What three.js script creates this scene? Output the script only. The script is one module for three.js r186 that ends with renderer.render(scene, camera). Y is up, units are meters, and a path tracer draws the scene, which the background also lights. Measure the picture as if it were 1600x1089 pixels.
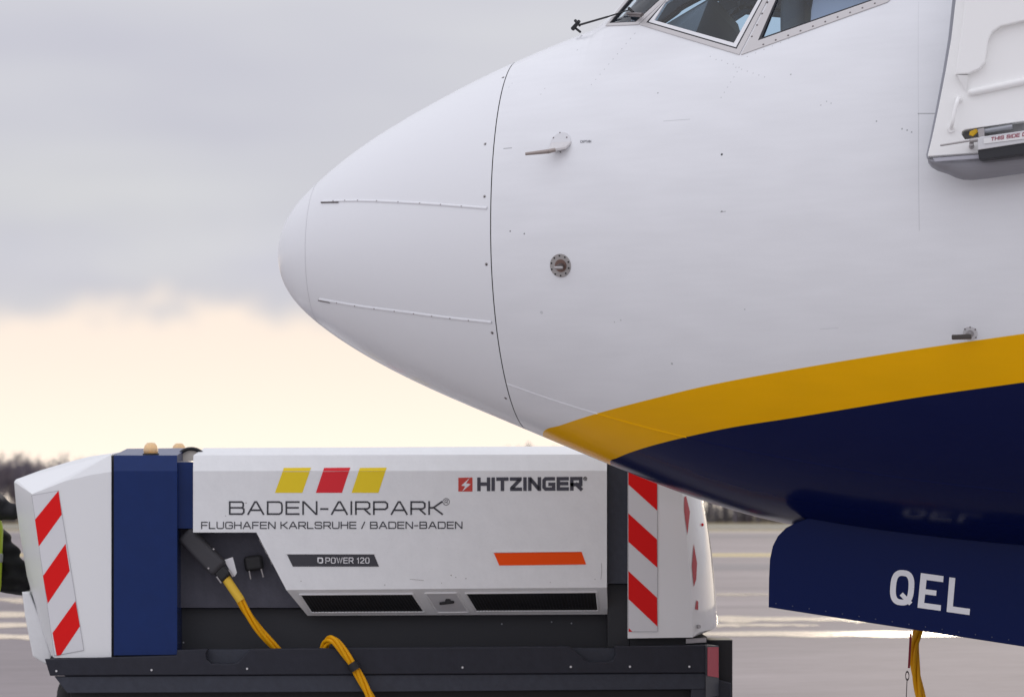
import * as THREE from 'three';
import { ConvexGeometry } from 'three/addons/geometries/ConvexGeometry.js';
import { RoundedBoxGeometry } from 'three/addons/geometries/RoundedBoxGeometry.js';
import { MarchingCubes } from 'three/addons/objects/MarchingCubes.js';
import { mergeGeometries, toCreasedNormals } from 'three/addons/utils/BufferGeometryUtils.js';
import { createNoise2D, createNoise3D } from 'simplex-noise';

// ------------------------------------------------------------------ camera, sky, sun, exposure
const scene = new THREE.Scene();
const F = 5900, EYE = 1.4, PITCH = Math.atan((805 - 544.5) / F);           // focal length in photo pixels, eye height, tilt up
const camera = new THREE.PerspectiveCamera(2 * Math.atan(544.5 / F) * 180 / Math.PI, 1600 / 1089, 0.5, 6000);
camera.position.set(0, EYE, 0);
camera.rotation.x = PITCH;
camera.focus = 21.3; camera.userData.fStop = 4;
camera.updateMatrixWorld();

let seed = 20240117;
const rnd = () => { seed = (seed + 0x6D2B79F5) | 0; let t = Math.imul(seed ^ (seed >>> 15), 1 | seed); t = (t + Math.imul(t ^ (t >>> 7), 61 | t)) ^ t; return ((t ^ (t >>> 14)) >>> 0) / 4294967296; };
const n2 = createNoise2D(rnd), n3 = createNoise3D(rnd);
const clamp = (x, a = 0, b = 1) => Math.min(b, Math.max(a, x));
const mix = (a, b, t) => a + (b - a) * t;
const sst = (a, b, x) => { const t = clamp((x - a) / (b - a)); return t * t * (3 - 2 * t); };
const fbm3 = (x, y, z, o = 4) => { let s = 0, a = 0.5; for (let i = 0; i < o; i++) { s += a * n3(x, y, z); x *= 2.03; y *= 2.03; z *= 2.03; a *= 0.5; } return s; };
const fbm2 = (x, y, o = 4) => { let s = 0, a = 0.5; for (let i = 0; i < o; i++) { s += a * n2(x, y); x *= 2.03; y *= 2.03; a *= 0.5; } return s; };

{ // overcast sky with a clear cream strip of evening sky under the cloud deck
  const w = 2048, h = 1024, d = new Float32Array(w * h * 4), rad = Math.PI / 180;
  for (let j = 0; j < h; j++) {
    const el = ((j + 0.5) / h - 0.5) * Math.PI, e = el / rad, ce = Math.cos(el), se = Math.sin(el);
    for (let i = 0; i < w; i++) {
      const a = ((i + 0.5) / w - 0.5) * 2 * Math.PI, x = ce * Math.cos(a), z = ce * Math.sin(a), k = (j * w + i) * 4;
      const toSun = Math.max(0, (-z * 0.985 + x * 0.17) / Math.max(ce, 1e-3));               // 1 towards the setting sun
      let r, g, b;
      const kk = 1 / Math.max(0.09, se + 0.05);                                              // flat deck seen in perspective
      const cl = e > 0 ? fbm3(x * 5.5, se * 30, z * 5.5, 4) * 0.75 + fbm3(x * kk * 0.5 + 7, z * kk * 0.5, 3, 4) * 0.55 : 0;
      const cie = (1 + 0.66 * Math.max(0, se)) * (1 + 0.36 * sst(-0.9, 0.95, ce * (z * 0.94 - x * 0.34)));      // cloud facing the evening sun is brighter than cloud in front of it
      const v = 1 + 0.14 * cl + (e > 0 ? 0.05 * Math.exp(-(((e - 4.9) / 0.7) ** 2)) * (0.5 + n3(x * 9, 2, z * 9)) - 0.045 * Math.exp(-(((e - 3.8) / 0.5) ** 2)) * (0.6 + n3(x * 13, 7, z * 13)) : 0);
      r = 0.588 * cie * v; g = 0.591 * cie * (v + 0.004 * cl); b = 0.644 * cie * (1 + 0.085 * cl);
      // the clear strip
      const edge = 3.06 + 0.16 * fbm3(x * 11 + 3, 4, z * 11, 3) + 0.46 * fbm3(x * 52, se * 90, z * 52, 4);
      const t = 1 - sst(edge - 0.22, edge + 0.24, e);
      const halo = (1 - sst(edge, edge + 1.8, e)) * 0.07;
      const warm = mix(0.62, 1.0, Math.pow(toSun, 0.7));
      const low = sst(0, 3.2, e);
      const cr = mix(1.2, 1.02, low) * warm, cg = mix(1.04, 0.88, low) * warm, cb = mix(0.87, 0.76, low) * mix(0.72, 1, warm);
      r = mix(r + halo * 0.9, cr, t); g = mix(g + halo * 0.78, cg, t); b = mix(b + halo * 0.35, cb, t);
      if (e < 0) { r = 0.34; g = 0.325; b = 0.33; }
      d[k] = r; d[k + 1] = g; d[k + 2] = b; d[k + 3] = 1;
    }
  }
  const sky = new THREE.DataTexture(d, w, h, THREE.RGBAFormat, THREE.FloatType);
  sky.mapping = THREE.EquirectangularReflectionMapping; sky.magFilter = sky.minFilter = THREE.LinearFilter; sky.wrapS = THREE.RepeatWrapping;
  sky.colorSpace = THREE.LinearSRGBColorSpace; sky.needsUpdate = true;
  scene.background = sky; scene.environment = sky;
}
const sun = new THREE.DirectionalLight(new THREE.Color(1, 0.86, 0.66), 0.55);       // the sun behind thin cloud, low beyond the aircraft
sun.position.set(12, 11, -96).multiplyScalar(1); sun.target.position.set(0, 1, -22);
sun.castShadow = true; sun.shadow.radius = 24; sun.shadow.mapSize.set(2048, 2048);
Object.assign(sun.shadow.camera, { left: -20, right: 20, top: 20, bottom: -20, near: 1, far: 220 });
scene.add(sun, sun.target);
const renderer = new THREE.WebGLRenderer({ antialias: true });
renderer.toneMapping = THREE.LinearToneMapping; renderer.toneMappingExposure = 1.0;
renderer.shadowMap.enabled = true; renderer.shadowMap.type = THREE.PCFSoftShadowMap;

// ------------------------------------------------------------------ helpers
const V = (x, y, z) => new THREE.Vector3(x, y, z);
const CAM = V(0, EYE, 0);
const ray = (px, py) => { const x = (px - 800) / F, y = (544.5 - py) / F, c = Math.cos(PITCH), s = Math.sin(PITCH); return V(x, y * c + s, -c + y * s).normalize(); };
const project = (p) => { const y = p.y - EYE, c = Math.cos(PITCH), s = Math.sin(PITCH), yc = y * c + p.z * s, zc = -y * s + p.z * c; return [800 - F * p.x / zc, 544.5 + F * yc / zc]; };
const onZ = (px, py, z) => { const d = ray(px, py); return CAM.clone().addScaledVector(d, z / d.z); };
const onGround = (px, py, y = 0) => { const d = ray(px, py); return CAM.clone().addScaledVector(d, (y - EYE) / d.y); };
const used = {};
const numbered = (n) => { used[n] = (used[n] || 0) + 1; return used[n] === 1 ? n : n + '_' + String(used[n] - 1).padStart(3, '0'); };
const shade = (o) => { o.castShadow = true; o.receiveShadow = true; return o; };
function thing(name, label, category, pos, turn = 0, group) {
  const o = new THREE.Group(); o.name = numbered(name); o.position.copy(pos); o.rotation.y = turn; o.userData = { label, category };
  if (group) o.userData.group = group;
  scene.add(o); o.updateMatrixWorld(); return o;
}
// a mesh whose geometry is given in the coordinates of the thing (part) it belongs to
function part(name, geo, mat, parent, label) { const m = shade(new THREE.Mesh(geo, mat)); m.name = name; if (label) m.userData.label = label; parent.add(m); return m; }
function structure(name, geo, mat, label) { const m = shade(new THREE.Mesh(geo, mat)); m.name = numbered(name); m.userData = { kind: 'structure' }; if (label) m.userData.label = label; scene.add(m); return m; }
const rgb = (r, g, b) => new THREE.Color().setRGB(r, g, b);
const mat = (c, rough = 0.6, o = {}) => new THREE.MeshPhysicalMaterial({ color: c, roughness: rough, side: THREE.DoubleSide, ...o });
function triGeo(tris, uvs) { // tris: flat list of Vector3
  const g = new THREE.BufferGeometry(), p = new Float32Array(tris.length * 3); tris.forEach((v, i) => p.set([v.x, v.y, v.z], i * 3));
  g.setAttribute('position', new THREE.BufferAttribute(p, 3));
  const uv = new Float32Array(tris.length * 2); if (uvs) uvs.forEach((v, i) => uv.set(v, i * 2)); else tris.forEach((v, i) => uv.set([v.x, v.y], i * 2));
  g.setAttribute('uv', new THREE.BufferAttribute(uv, 2)); g.computeVertexNormals(); return g;
}
const clean = (g) => { let q = g.index ? g.toNonIndexed() : g; for (const k of Object.keys(q.attributes)) if (!['position', 'normal', 'uv'].includes(k)) q.deleteAttribute(k); if (!q.attributes.uv) q.setAttribute('uv', new THREE.BufferAttribute(new Float32Array(q.attributes.position.count * 2), 2)); if (!q.attributes.normal) q.computeVertexNormals(); return q; };
const merge = (list) => mergeGeometries(list.map(clean));
const tubeAlong = (pts, r, seg = 24, rs = 8) => new THREE.TubeGeometry(new THREE.CatmullRomCurve3(pts), seg, r, rs, false);
function rod(a, b, r0, r1 = r0, seg = 12) { const d = b.clone().sub(a), g = new THREE.CylinderGeometry(r1, r0, d.length(), seg); g.applyQuaternion(new THREE.Quaternion().setFromUnitVectors(V(0, 1, 0), d.clone().normalize())); g.translate((a.x + b.x) / 2, (a.y + b.y) / 2, (a.z + b.z) / 2); return g; }
function aligned(g, o, xAxis, yAxis) { const x = xAxis.clone().normalize(), z = x.clone().cross(yAxis).normalize(), y = z.clone().cross(x); g.applyMatrix4(new THREE.Matrix4().makeBasis(x, y, z).setPosition(o)); return g; }
const inPoly = (x, y, P) => { let c = false; for (let i = 0, j = P.length - 1; i < P.length; j = i++) { const [a, b] = P[i], [e, f] = P[j]; if ((b > y) !== (f > y) && x < (e - a) * (y - b) / (f - b) + a) c = !c; } return c; };

// stroke lettering: polylines on a unit height, drawn as flat ribbons of even width
const GL = {
  A: [1.4, [[0, 0], [.62, 1], [.78, 1], [1.4, 0]], [[.2, .32], [1.2, .32]]], B: [1.3, [[0, 0], [0, 1], [1.1, 1], [1.24, .9], [1.24, .62], [1.12, .52]], [[0, .52], [1.14, .52], [1.3, .4], [1.3, .13], [1.14, 0], [0, 0]]],
  D: [1.32, [[0, 0], [0, 1], [1.05, 1], [1.25, .92], [1.32, .75], [1.32, .25], [1.25, .08], [1.05, 0], [0, 0]]], E: [1.15, [[1.15, 1], [0, 1], [0, 0], [1.15, 0]], [[0, .52], [1.08, .52]]],
  F: [1.08, [[1.08, 1], [0, 1], [0, 0]], [[0, .5], [1, .5]]], G: [1.3, [[1.28, .8], [1.22, .93], [1.05, 1], [.25, 1], [.07, .93], [0, .78], [0, .22], [.07, .07], [.25, 0], [1.05, 0], [1.23, .07], [1.3, .22], [1.3, .48], [.72, .48]]],
  g: [1.25, [[1.2, 1], [.2, 1], [0, .84], [0, .16], [.2, 0], [1.25, 0], [1.25, .46], [.78, .46]]], r: [1.22, [[0, 0], [0, 1], [1.16, 1], [1.16, .42], [0, .42]], [[.62, .42], [1.16, 0]]],
  H: [1.25, [[0, 0], [0, 1]], [[1.25, 0], [1.25, 1]], [[0, .52], [1.25, .52]]], I: [0.02, [[0, 0], [0, 1]]], K: [1.2, [[0, 0], [0, 1]], [[1.15, 1], [.38, .52], [0, .52]], [[.4, .54], [1.2, 0]]], L: [1.05, [[0, 1], [0, 0], [1.05, 0]]],
  N: [1.25, [[0, 0], [0, 1], [.08, 1], [1.17, 0], [1.25, 0], [1.25, 1]]], O: [1.25, [[.6, 1], [.25, 1], [.07, .93], [0, .78], [0, .22], [.07, .07], [.25, 0], [1, 0], [1.18, .07], [1.25, .22], [1.25, .78], [1.18, .93], [1, 1], [.6, 1]]],
  P: [1.24, [[0, 0], [0, 1], [1.05, 1], [1.24, .86], [1.24, .54], [1.05, .4], [0, .4]]], R: [1.26, [[0, 0], [0, 1], [1.07, 1], [1.26, .88], [1.26, .56], [1.07, .43], [0, .43]], [[.75, .42], [1.28, 0]]],
  S: [1.26, [[1.22, .8], [1.16, .94], [1, 1], [.22, 1], [.05, .94], [0, .82], [0, .68], [.06, .57], [.22, .53], [1.02, .5], [1.2, .44], [1.26, .32], [1.26, .16], [1.2, .05], [1.02, 0], [.22, 0], [.05, .06], [0, .2]]],
  T: [1.15, [[0, 1], [1.15, 1]], [[.575, 1], [.575, 0]]], U: [1.25, [[0, 1], [0, .22], [.07, .07], [.25, 0], [1, 0], [1.18, .07], [1.25, .22], [1.25, 1]]], W: [1.7, [[0, 1], [.45, 0], [.85, 1], [1.25, 0], [1.7, 1]]],
  Z: [1.15, [[0, 1], [1.1, 1], [1.1, .92], [.03, .1], [.03, 0], [1.15, 0]]], C: [1.2, [[1.2, .8], [1, 1], [.2, 1], [0, .8], [0, .2], [.2, 0], [1, 0], [1.2, .2]]],
  1: [.5, [[0, .78], [.35, 1], [.35, 0]]], 2: [1.1, [[0, .82], [.2, 1], [.9, 1], [1.1, .82], [1.1, .62], [0, .08], [0, 0], [1.1, 0]]], 0: [1.1, [[.5, 1], [.2, 1], [0, .8], [0, .2], [.2, 0], [.9, 0], [1.1, .2], [1.1, .8], [.9, 1], [.5, 1]]],
  '-': [.6, [[0, .42], [.6, .42]]], '/': [.55, [[0, 0], [.55, 1]]], ' ': [.3],
};
function ribbon(P, hw, map, lift, out, caps = false) {
  const n = P.length, L = [], R = [];
  if (caps) { P = P.map((p) => [...p]); for (const [e, f] of [[0, 1], [n - 1, n - 2]]) { const d = [P[e][0] - P[f][0], P[e][1] - P[f][1]], l = Math.hypot(...d) || 1; P[e] = [P[e][0] + d[0] / l * hw, P[e][1] + d[1] / l * hw]; } }
  for (let i = 0; i < n; i++) {
    const a = P[Math.max(0, i - 1)], b = P[i], c = P[Math.min(n - 1, i + 1)];
    let d1 = [b[0] - a[0], b[1] - a[1]], d2 = [c[0] - b[0], c[1] - b[1]]; if (i === 0) d1 = d2; if (i === n - 1) d2 = d1;
    const l1 = Math.hypot(...d1) || 1, l2 = Math.hypot(...d2) || 1, n1 = [-d1[1] / l1, d1[0] / l1], n2_ = [-d2[1] / l2, d2[0] / l2];
    let m = [n1[0] + n2_[0], n1[1] + n2_[1]]; const ml = Math.hypot(...m) || 1; m = [m[0] / ml, m[1] / ml]; const k = hw / Math.max(0.62, m[0] * n1[0] + m[1] * n1[1]);
    L.push([b[0] + m[0] * k, b[1] + m[1] * k]); R.push([b[0] - m[0] * k, b[1] - m[1] * k]);
  }
  for (let i = 0; i < n - 1; i++) { const a = map(L[i], lift), b = map(R[i], lift), c = map(R[i + 1], lift), d = map(L[i + 1], lift); out.push(a, b, c, a, c, d); }
}
// text fitted between x0 and x1 (pixels), cap height y1..y0, mapped by map([px, py], lift)
function lettering(text, x0, x1, yTop, yBot, hw, map, o = {}) {
  const gap = o.gap ?? 0.42, ws = o.ws ?? 1, sl = o.slope ?? 0, lean = o.lean ?? 0;
  let tot = 0; const items = []; for (const ch of text) { const g = GL[ch]; items.push([g, tot]); tot += g[0] * ws + gap; } tot -= gap;
  const H = yBot - yTop, ins = hw, sx = (x1 - x0 - 2 * ins) / tot, out = []; let k = 0;
  for (const [g, off] of items) for (let i = 1; i < g.length; i++) {
    const P = g[i].map(([x, y]) => { const X = x0 + ins + (off + x * ws) * sx, yy = yBot - ins - y * (H - 2 * ins); return [X + (yBot - yy) * lean, yy + (X - x0) * sl]; });
    ribbon(P, hw, map, 0.0004 * (1 + (k++ % 3)), out, true);
  }
  return triGeo(out);
}

// textures
function dataTex(w, h, fn, srgb = true) {
  const d = new Uint8Array(w * h * 4);
  for (let j = 0; j < h; j++) for (let i = 0; i < w; i++) { const c = fn((i + 0.5) / w, (j + 0.5) / h), k = (j * w + i) * 4; d[k] = clamp(c[0], 0, 255); d[k + 1] = clamp(c[1], 0, 255); d[k + 2] = clamp(c[2], 0, 255); d[k + 3] = 255; }
  const t = new THREE.DataTexture(d, w, h); t.magFilter = THREE.LinearFilter; t.minFilter = THREE.LinearMipmapLinearFilter; t.generateMipmaps = true; t.wrapS = t.wrapT = THREE.RepeatWrapping; if (srgb) t.colorSpace = THREE.SRGBColorSpace; t.needsUpdate = true; return t;
}
// tileable value: noise on a torus
const tn = (u, v, f, s = 0) => { const a = u * 2 * Math.PI, b = v * 2 * Math.PI, r = f / (2 * Math.PI); return 0.5 * (n3(Math.cos(a) * r + s, Math.sin(a) * r, Math.cos(b) * r) + n3(Math.sin(b) * r + s + 9, Math.cos(a) * r + 5, Math.sin(a + b) * r)); };
const gritty = (r, g, b, amp, f = 20) => dataTex(512, 512, (u, v) => { const n = tn(u, v, f) * 0.5 + tn(u, v, f * 4, 3) * 0.35 + (rnd() - 0.5) * 0.5; const sp = rnd() < 0.0006 ? 0.86 : 1; const k = (1 + n * amp) * sp; return [r * k, g * k, b * k]; });
const texWhite = gritty(231, 232, 233, 0.024, 9), texChar = gritty(58, 61, 71, 0.12, 14), texSkirt = gritty(43, 44, 53, 0.12, 14), texPanel = gritty(84, 84, 95, 0.1, 14), texBlue = gritty(22, 45, 97, 0.05, 10);
texWhite.repeat.set(0.9, 0.9); texChar.repeat.set(1.1, 1.1); texBlue.repeat.set(1, 1);

const M = {
  gpuWhite: mat(0xffffff, 0.42, { map: texWhite, clearcoat: 0.35, clearcoatRoughness: 0.25 }),
  gpuGloss: mat(0xffffff, 0.22, { map: texWhite, clearcoat: 1, clearcoatRoughness: 0.05 }),
  gpuBlue: mat(0xffffff, 0.26, { map: texBlue, specularIntensity: 0.4 }),
  skirt: mat(0xffffff, 0.5, { map: texSkirt, specularIntensity: 0.5 }), panel: mat(0xffffff, 0.55, { map: texPanel, specularIntensity: 0.6 }), char: mat(0xffffff, 0.5, { map: texChar, specularIntensity: 0.6 }), charDark: mat(rgb(0.022, 0.023, 0.028), 0.6), black: mat(rgb(0.012, 0.012, 0.014), 0.6), rubber: mat(rgb(0.02, 0.02, 0.022), 0.85),
  ink: mat(rgb(0.035, 0.035, 0.045), 0.5), inkGrey: mat(rgb(0.055, 0.055, 0.075), 0.5), printWhite: mat(rgb(0.78, 0.78, 0.8), 0.5),
  red: mat(rgb(0.77, 0.012, 0.012), 0.4, { specularIntensity: 0.25 }), logoRed: mat(rgb(0.74, 0.03, 0.042), 0.45, { specularIntensity: 0.4 }), logoYellow: mat(rgb(0.86, 0.64, 0.025), 0.45, { specularIntensity: 0.4 }), iconRed: mat(rgb(0.56, 0.05, 0.035), 0.45), orange: mat(rgb(0.93, 0.085, 0.004), 0.4, { specularIntensity: 0.25 }), redGlow: mat(rgb(0.42, 0.03, 0.06), 0.25, { specularIntensity: 0.3 }),
  sticker: mat(rgb(0.72, 0.72, 0.74), 0.32), line: mat(rgb(0.18, 0.18, 0.2), 0.6), screw: mat(rgb(0.7, 0.7, 0.7), 0.3, { metalness: 0.7 }),
  steel: mat(rgb(0.42, 0.4, 0.4), 0.38, { metalness: 0.85 }), darkSteel: mat(rgb(0.16, 0.14, 0.14), 0.42, { metalness: 0.6 }), cable: mat(rgb(0.8, 0.38, 0.004), 0.4, { specularIntensity: 0.35 }), cableSleeve: mat(rgb(0.8, 0.52, 0.06), 0.5, { specularIntensity: 0.4 }),
  amber: mat(rgb(1, 0.8, 0.52), 0.5, { transmission: 0.6, thickness: 0 }), doorWhite: mat(rgb(0.93, 0.93, 0.92), 0.4), metalGrey: mat(rgb(0.36, 0.37, 0.4), 0.4, { metalness: 0.5 }),
};

// ------------------------------------------------------------------ ground, far field, wood
const apronTex = dataTex(1024, 1024, (u, v) => { const n = tn(u, v, 6) * 0.5 + tn(u, v, 26, 4) * 0.3 + tn(u, v, 90, 8) * 0.3 + (rnd() - 0.5) * 0.25, k = 1 + n * 0.13; return [133 * k, 124 * k, 126 * k]; });
{
  const g = new THREE.PlaneGeometry(1400, 700, 1, 1); g.rotateX(-Math.PI / 2); g.translate(0, 0, -10);
  const uv = g.attributes.uv, p = g.attributes.position; for (let i = 0; i < uv.count; i++) uv.setXY(i, p.getX(i) / 60, p.getZ(i) / 60);
  structure('apron', g, mat(0xffffff, 0.75, { map: apronTex }), 'pale concrete apron');
  // field beyond the apron
  const f = new THREE.PlaneGeometry(9000, 9000); f.rotateX(-Math.PI / 2); f.translate(0, -0.06, 0);
  const grassTex = dataTex(512, 512, (u, v) => { const n = tn(u, v, 8) + tn(u, v, 40, 2) * 0.6 + (rnd() - 0.5) * 0.5; return [126 + n * 22, 112 + n * 22, 78 + n * 14]; });
  const fu = f.attributes.uv; for (let i = 0; i < fu.count; i++) fu.setXY(i, fu.getX(i) * 60, fu.getY(i) * 60);
  structure('grass_field', f, mat(0xffffff, 0.95, { map: grassTex }), 'dry winter grass beyond the apron');
  const band = (name, z0, z1, y, m, x0 = -300, x1 = 300) => { const b = new THREE.PlaneGeometry(x1 - x0, z1 - z0); b.rotateX(-Math.PI / 2); b.translate((x0 + x1) / 2, y, -(z0 + z1) / 2); return structure(name, b, m); };
  band('painted_line', 129, 136.5, 0.004, mat(rgb(0.62, 0.49, 0.2), 0.8));
  band('painted_line', 322, 338, 0.004, mat(rgb(0.55, 0.47, 0.26), 0.8));
  band('tarmac_strip', 232, 262, 0.004, mat(rgb(0.19, 0.175, 0.178), 0.85));
  band('tarmac_strip', 96, 108, 0.004, mat(rgb(0.215, 0.195, 0.2), 0.85));
  band('taxiway', 430, 530, -0.02, mat(rgb(0.3, 0.3, 0.27), 0.85), -800, 800);
  const tar = mat(rgb(0.11, 0.105, 0.105), 0.8); for (const [z, w] of [[57.4, 0.12], [72, 0.2], [84, 0.25], [118, 0.4], [160, 0.5], [205, 0.8]]) band('pavement_joint', z, z + w, 0.003, tar, -120, 120);
  const standTex = dataTex(512, 512, (u, v) => { const n = tn(u, v, 5) * 0.5 + tn(u, v, 30, 4) * 0.4 + (rnd() - 0.5) * 0.3, k = 1 + n * 0.1; return [174 * k, 169 * k, 167 * k]; });
  { const g2 = new THREE.PlaneGeometry(120, 60); g2.rotateX(-Math.PI / 2); g2.translate(0, 0.004, 2.4); const u2 = g2.attributes.uv, p2 = g2.attributes.position; for (let i = 0; i < 4; i++) u2.setXY(i, p2.getX(i) / 9, p2.getZ(i) / 9); structure('parking_stand', g2, mat(0xffffff, 0.85, { map: standTex }), 'dry pale concrete of the parking stand'); }
  const water = mat(rgb(0.03, 0.03, 0.032), 0.035, { ior: 1.33, bumpMap: gritty(128, 128, 128, 0.5, 12), bumpScale: 0.0006 });
  const puddle = (xa, xb, z, dz, s) => {
    const P = [], n = 60, sh = new THREE.Shape();
    for (let i = 0; i <= n; i++) { const t = i / n; P.push([mix(xa, xb, t), dz * Math.pow(Math.sin(Math.PI * clamp(t, 0.005, 0.995)), 0.35) * (0.75 + 0.3 * n2(t * 5 + s, s)) ]); }
    P.forEach(([x, d], i) => sh[i ? 'lineTo' : 'moveTo'](x, Math.max(0.02, d * 0.5)));
    for (let i = n; i >= 0; i--) sh.lineTo(P[i][0], -Math.max(0.02, P[i][1] * (0.45 + 0.25 * n2(i * 0.11, s + 5))));
    const g2 = new THREE.ShapeGeometry(sh); g2.rotateX(-Math.PI / 2); g2.translate(0, 0.005, -z); structure('puddle', g2, water, 'shallow rain puddle on the apron');
  };
  puddle(0.5, 4.7, 66.5, 3.0, 1); puddle(1.2, 5.2, 50.8, 3.4, 2.4); puddle(-1, 6.4, 44.4, 2.7, 3.9); puddle(2.2, 3.9, 48.0, 1.6, 4.5);
  puddle(-11, -5.6, 62.5, 4.2, 5.3); puddle(-9.5, -4.4, 53.2, 4.0, 6.1); puddle(-9, -4.2, 48.0, 2.8, 7.7); puddle(-8.5, -3.9, 43.4, 2.4, 8.2); puddle(5.6, 9.6, 57, 1.2, 9.9);
}
{ // the wood at the far edge of the field: bare winter trees in several rows
  const woodMat = [mat(rgb(0.165, 0.145, 0.185), 0.95), mat(rgb(0.185, 0.15, 0.175), 0.95), mat(rgb(0.15, 0.14, 0.18), 0.95)];
  const makeTree = (s) => {
    const pos = [];
    const limb = (a, b, r0, r1) => { const d = b.clone().sub(a).normalize(), x = Math.abs(d.y) > 0.9 ? V(1, 0, 0) : V(0, 1, 0); x.cross(d).normalize(); const y = d.clone().cross(x); for (let k = 0; k < 3; k++) { const p = (c, r, q) => c.clone().addScaledVector(x, r * Math.cos(q * 2.0944)).addScaledVector(y, r * Math.sin(q * 2.0944)); const A = p(a, r0, k), B = p(a, r0, k + 1), C = p(b, r1, k + 1), D = p(b, r1, k); pos.push(A, B, C, A, C, D); } };
    const grow = (a, d, L, r, depth) => {
      const b = a.clone().addScaledVector(d, L); limb(a, b, r, r * 0.62);
      if (depth === 0) return;
      const n = depth === 4 ? 9 : depth > 1 ? 5 : 5;
      for (let i = 0; i < n; i++) { const t = depth === 4 ? 0.35 + 0.65 * (i + rnd()) / n : 0.25 + 0.75 * rnd(); const q = a.clone().lerp(b, t), sp = V(rnd() - 0.5, rnd() * 0.55 + (depth === 4 ? 0.12 : 0), rnd() - 0.5).normalize(); const nd = d.clone().multiplyScalar(0.5).addScaledVector(sp, 0.85).normalize(); grow(q, nd, L * (0.36 + 0.22 * rnd()), Math.max(0.02, r * (1 - t * 0.5) * 0.42), depth - 1); }
    };
    grow(V(0, 0, 0), V(0.03, 1, 0).normalize(), 8.2, 0.2, 4); return triGeo(pos);
  };
  const trees = [makeTree(1), makeTree(2), makeTree(3)];
  const per = 420;
  trees.forEach((g, k) => {
    const im = new THREE.InstancedMesh(g, woodMat[k], per), q = new THREE.Quaternion(), m = new THREE.Matrix4();
    for (let i = 0; i < per; i++) {
      const z = -(692 + 90 * Math.pow(rnd(), 1.2)), x = i < 7 ? -2 + 7 * rnd() : (rnd() - 0.5) * 420, near = i < 7, hgt = near ? 1.02 + 0.05 * rnd() : 0.86 + 0.1 * rnd() + 0.08 * n2(x * 0.03, 2);
      q.setFromAxisAngle(V(0, 1, 0), rnd() * 6.28); m.compose(V(x, -0.1, z), q, V(hgt * (0.85 + 0.3 * rnd()), hgt, hgt)); im.setMatrixAt(i, m);
    }
    im.name = numbered('bare_wood'); im.userData = { kind: 'stuff', label: ['distant bare winter wood, grey brown trees', 'distant bare winter wood, reddish brown trees', 'distant bare winter wood, dark trees'][k], category: 'wood' }; shade(im); scene.add(im);
  });
  const bush = []; for (let i = 0; i < 260; i++) { const a = rnd() * 6.28, r = 1.6 * Math.sqrt(rnd()), b = V(Math.cos(a) * r, rnd() * 2.8, Math.sin(a) * r), d = V(rnd() - 0.5, rnd() * 0.8, rnd() - 0.5).multiplyScalar(1.3), s = V(rnd() - 0.5, rnd() - 0.5, rnd() - 0.5).multiplyScalar(0.3); bush.push(b, b.clone().add(d), b.clone().add(s)); }
  const bm = new THREE.InstancedMesh(triGeo(bush), mat(rgb(0.13, 0.12, 0.13), 0.95), 420), m = new THREE.Matrix4();
  for (let i = 0; i < 420; i++) { const s = 0.7 + rnd() * 0.6; m.compose(V((rnd() - 0.5) * 460, -0.1, -(688 + rnd() * 40)), new THREE.Quaternion().setFromAxisAngle(V(0, 1, 0), rnd() * 6.28), V(s * 1.3, s, s)); bm.setMatrixAt(i, m); }
  bm.name = 'undergrowth'; bm.userData = { kind: 'stuff', label: 'brown undergrowth along the edge of the far wood', category: 'undergrowth' }; shade(bm); scene.add(bm);
}

// ------------------------------------------------------------------ the airliner
const PSI = 10 * Math.PI / 180, NOSE = onZ(436.9, 400.5, -22.3);
const plane = thing('airliner', 'white, yellow and blue jet airliner nose with its entry door open', 'airplane', V(NOSE.x, 0, NOSE.z), -PSI);
const toLocal = (p) => plane.worldToLocal(p.clone());
const camL = toLocal(CAM), rayL = (px, py) => { const d = ray(px, py); return toLocal(CAM.clone().add(d)).sub(camL).normalize(); };
const Y0 = NOSE.y;
const KS = { T: [0, .1564, .2995, .437, .5891, .7485, .9127, 1.083, 1.2478, 1.4142, 1.5996, 1.8085, 2.0077, 2.1444, 2.1988, 2.2034, 2.1996, 2.199, 2.2001], B: [0, -.1455, -.2804, -.4091, -.543, -.6836, -.828, -.9806, -1.1546, -1.3466, -1.5252, -1.6415, -1.7197, -1.7749, -1.8044, -1.8115, -1.8105, -1.8097, -1.8099], W: [0, .1509, .29, .4231, .5774, .7176, .8673, 1.0223, 1.1796, 1.3359, 1.485, 1.6186, 1.7291, 1.8099, 1.859, 1.879, 1.8824, 1.8807, 1.879], C: [0, -.0033, -.0037, -.0012, .0041, .0122, .0227, .0358, .0514, .0699, .0913, .1145, .1377, .1581, .1729, .1804, .1816, .1806, .1796] };
function natural(v, h) { // natural cubic spline on a uniform grid
  const n = v.length, y2 = new Float64Array(n), u = new Float64Array(n);
  for (let i = 1; i < n - 1; i++) { const p = 0.5 * y2[i - 1] + 2; y2[i] = -0.5 / p; u[i] = (6 * (v[i + 1] - 2 * v[i] + v[i - 1]) / (2 * h * h) - 0.5 * u[i - 1]) / p; }
  for (let i = n - 2; i >= 0; i--) y2[i] = y2[i] * y2[i + 1] + u[i];
  return (x) => { const i = Math.min(n - 2, Math.max(0, Math.floor(x / h))), a = (i + 1) - x / h, b = 1 - a; return a * v[i] + b * v[i + 1] + ((a * a * a - a) * y2[i] + (b * b * b - b) * y2[i + 1]) * h * h / 6; };
}
const SP = Object.fromEntries(Object.entries(KS).map(([k, v]) => [k, natural(v, 3 / 18)]));
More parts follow.
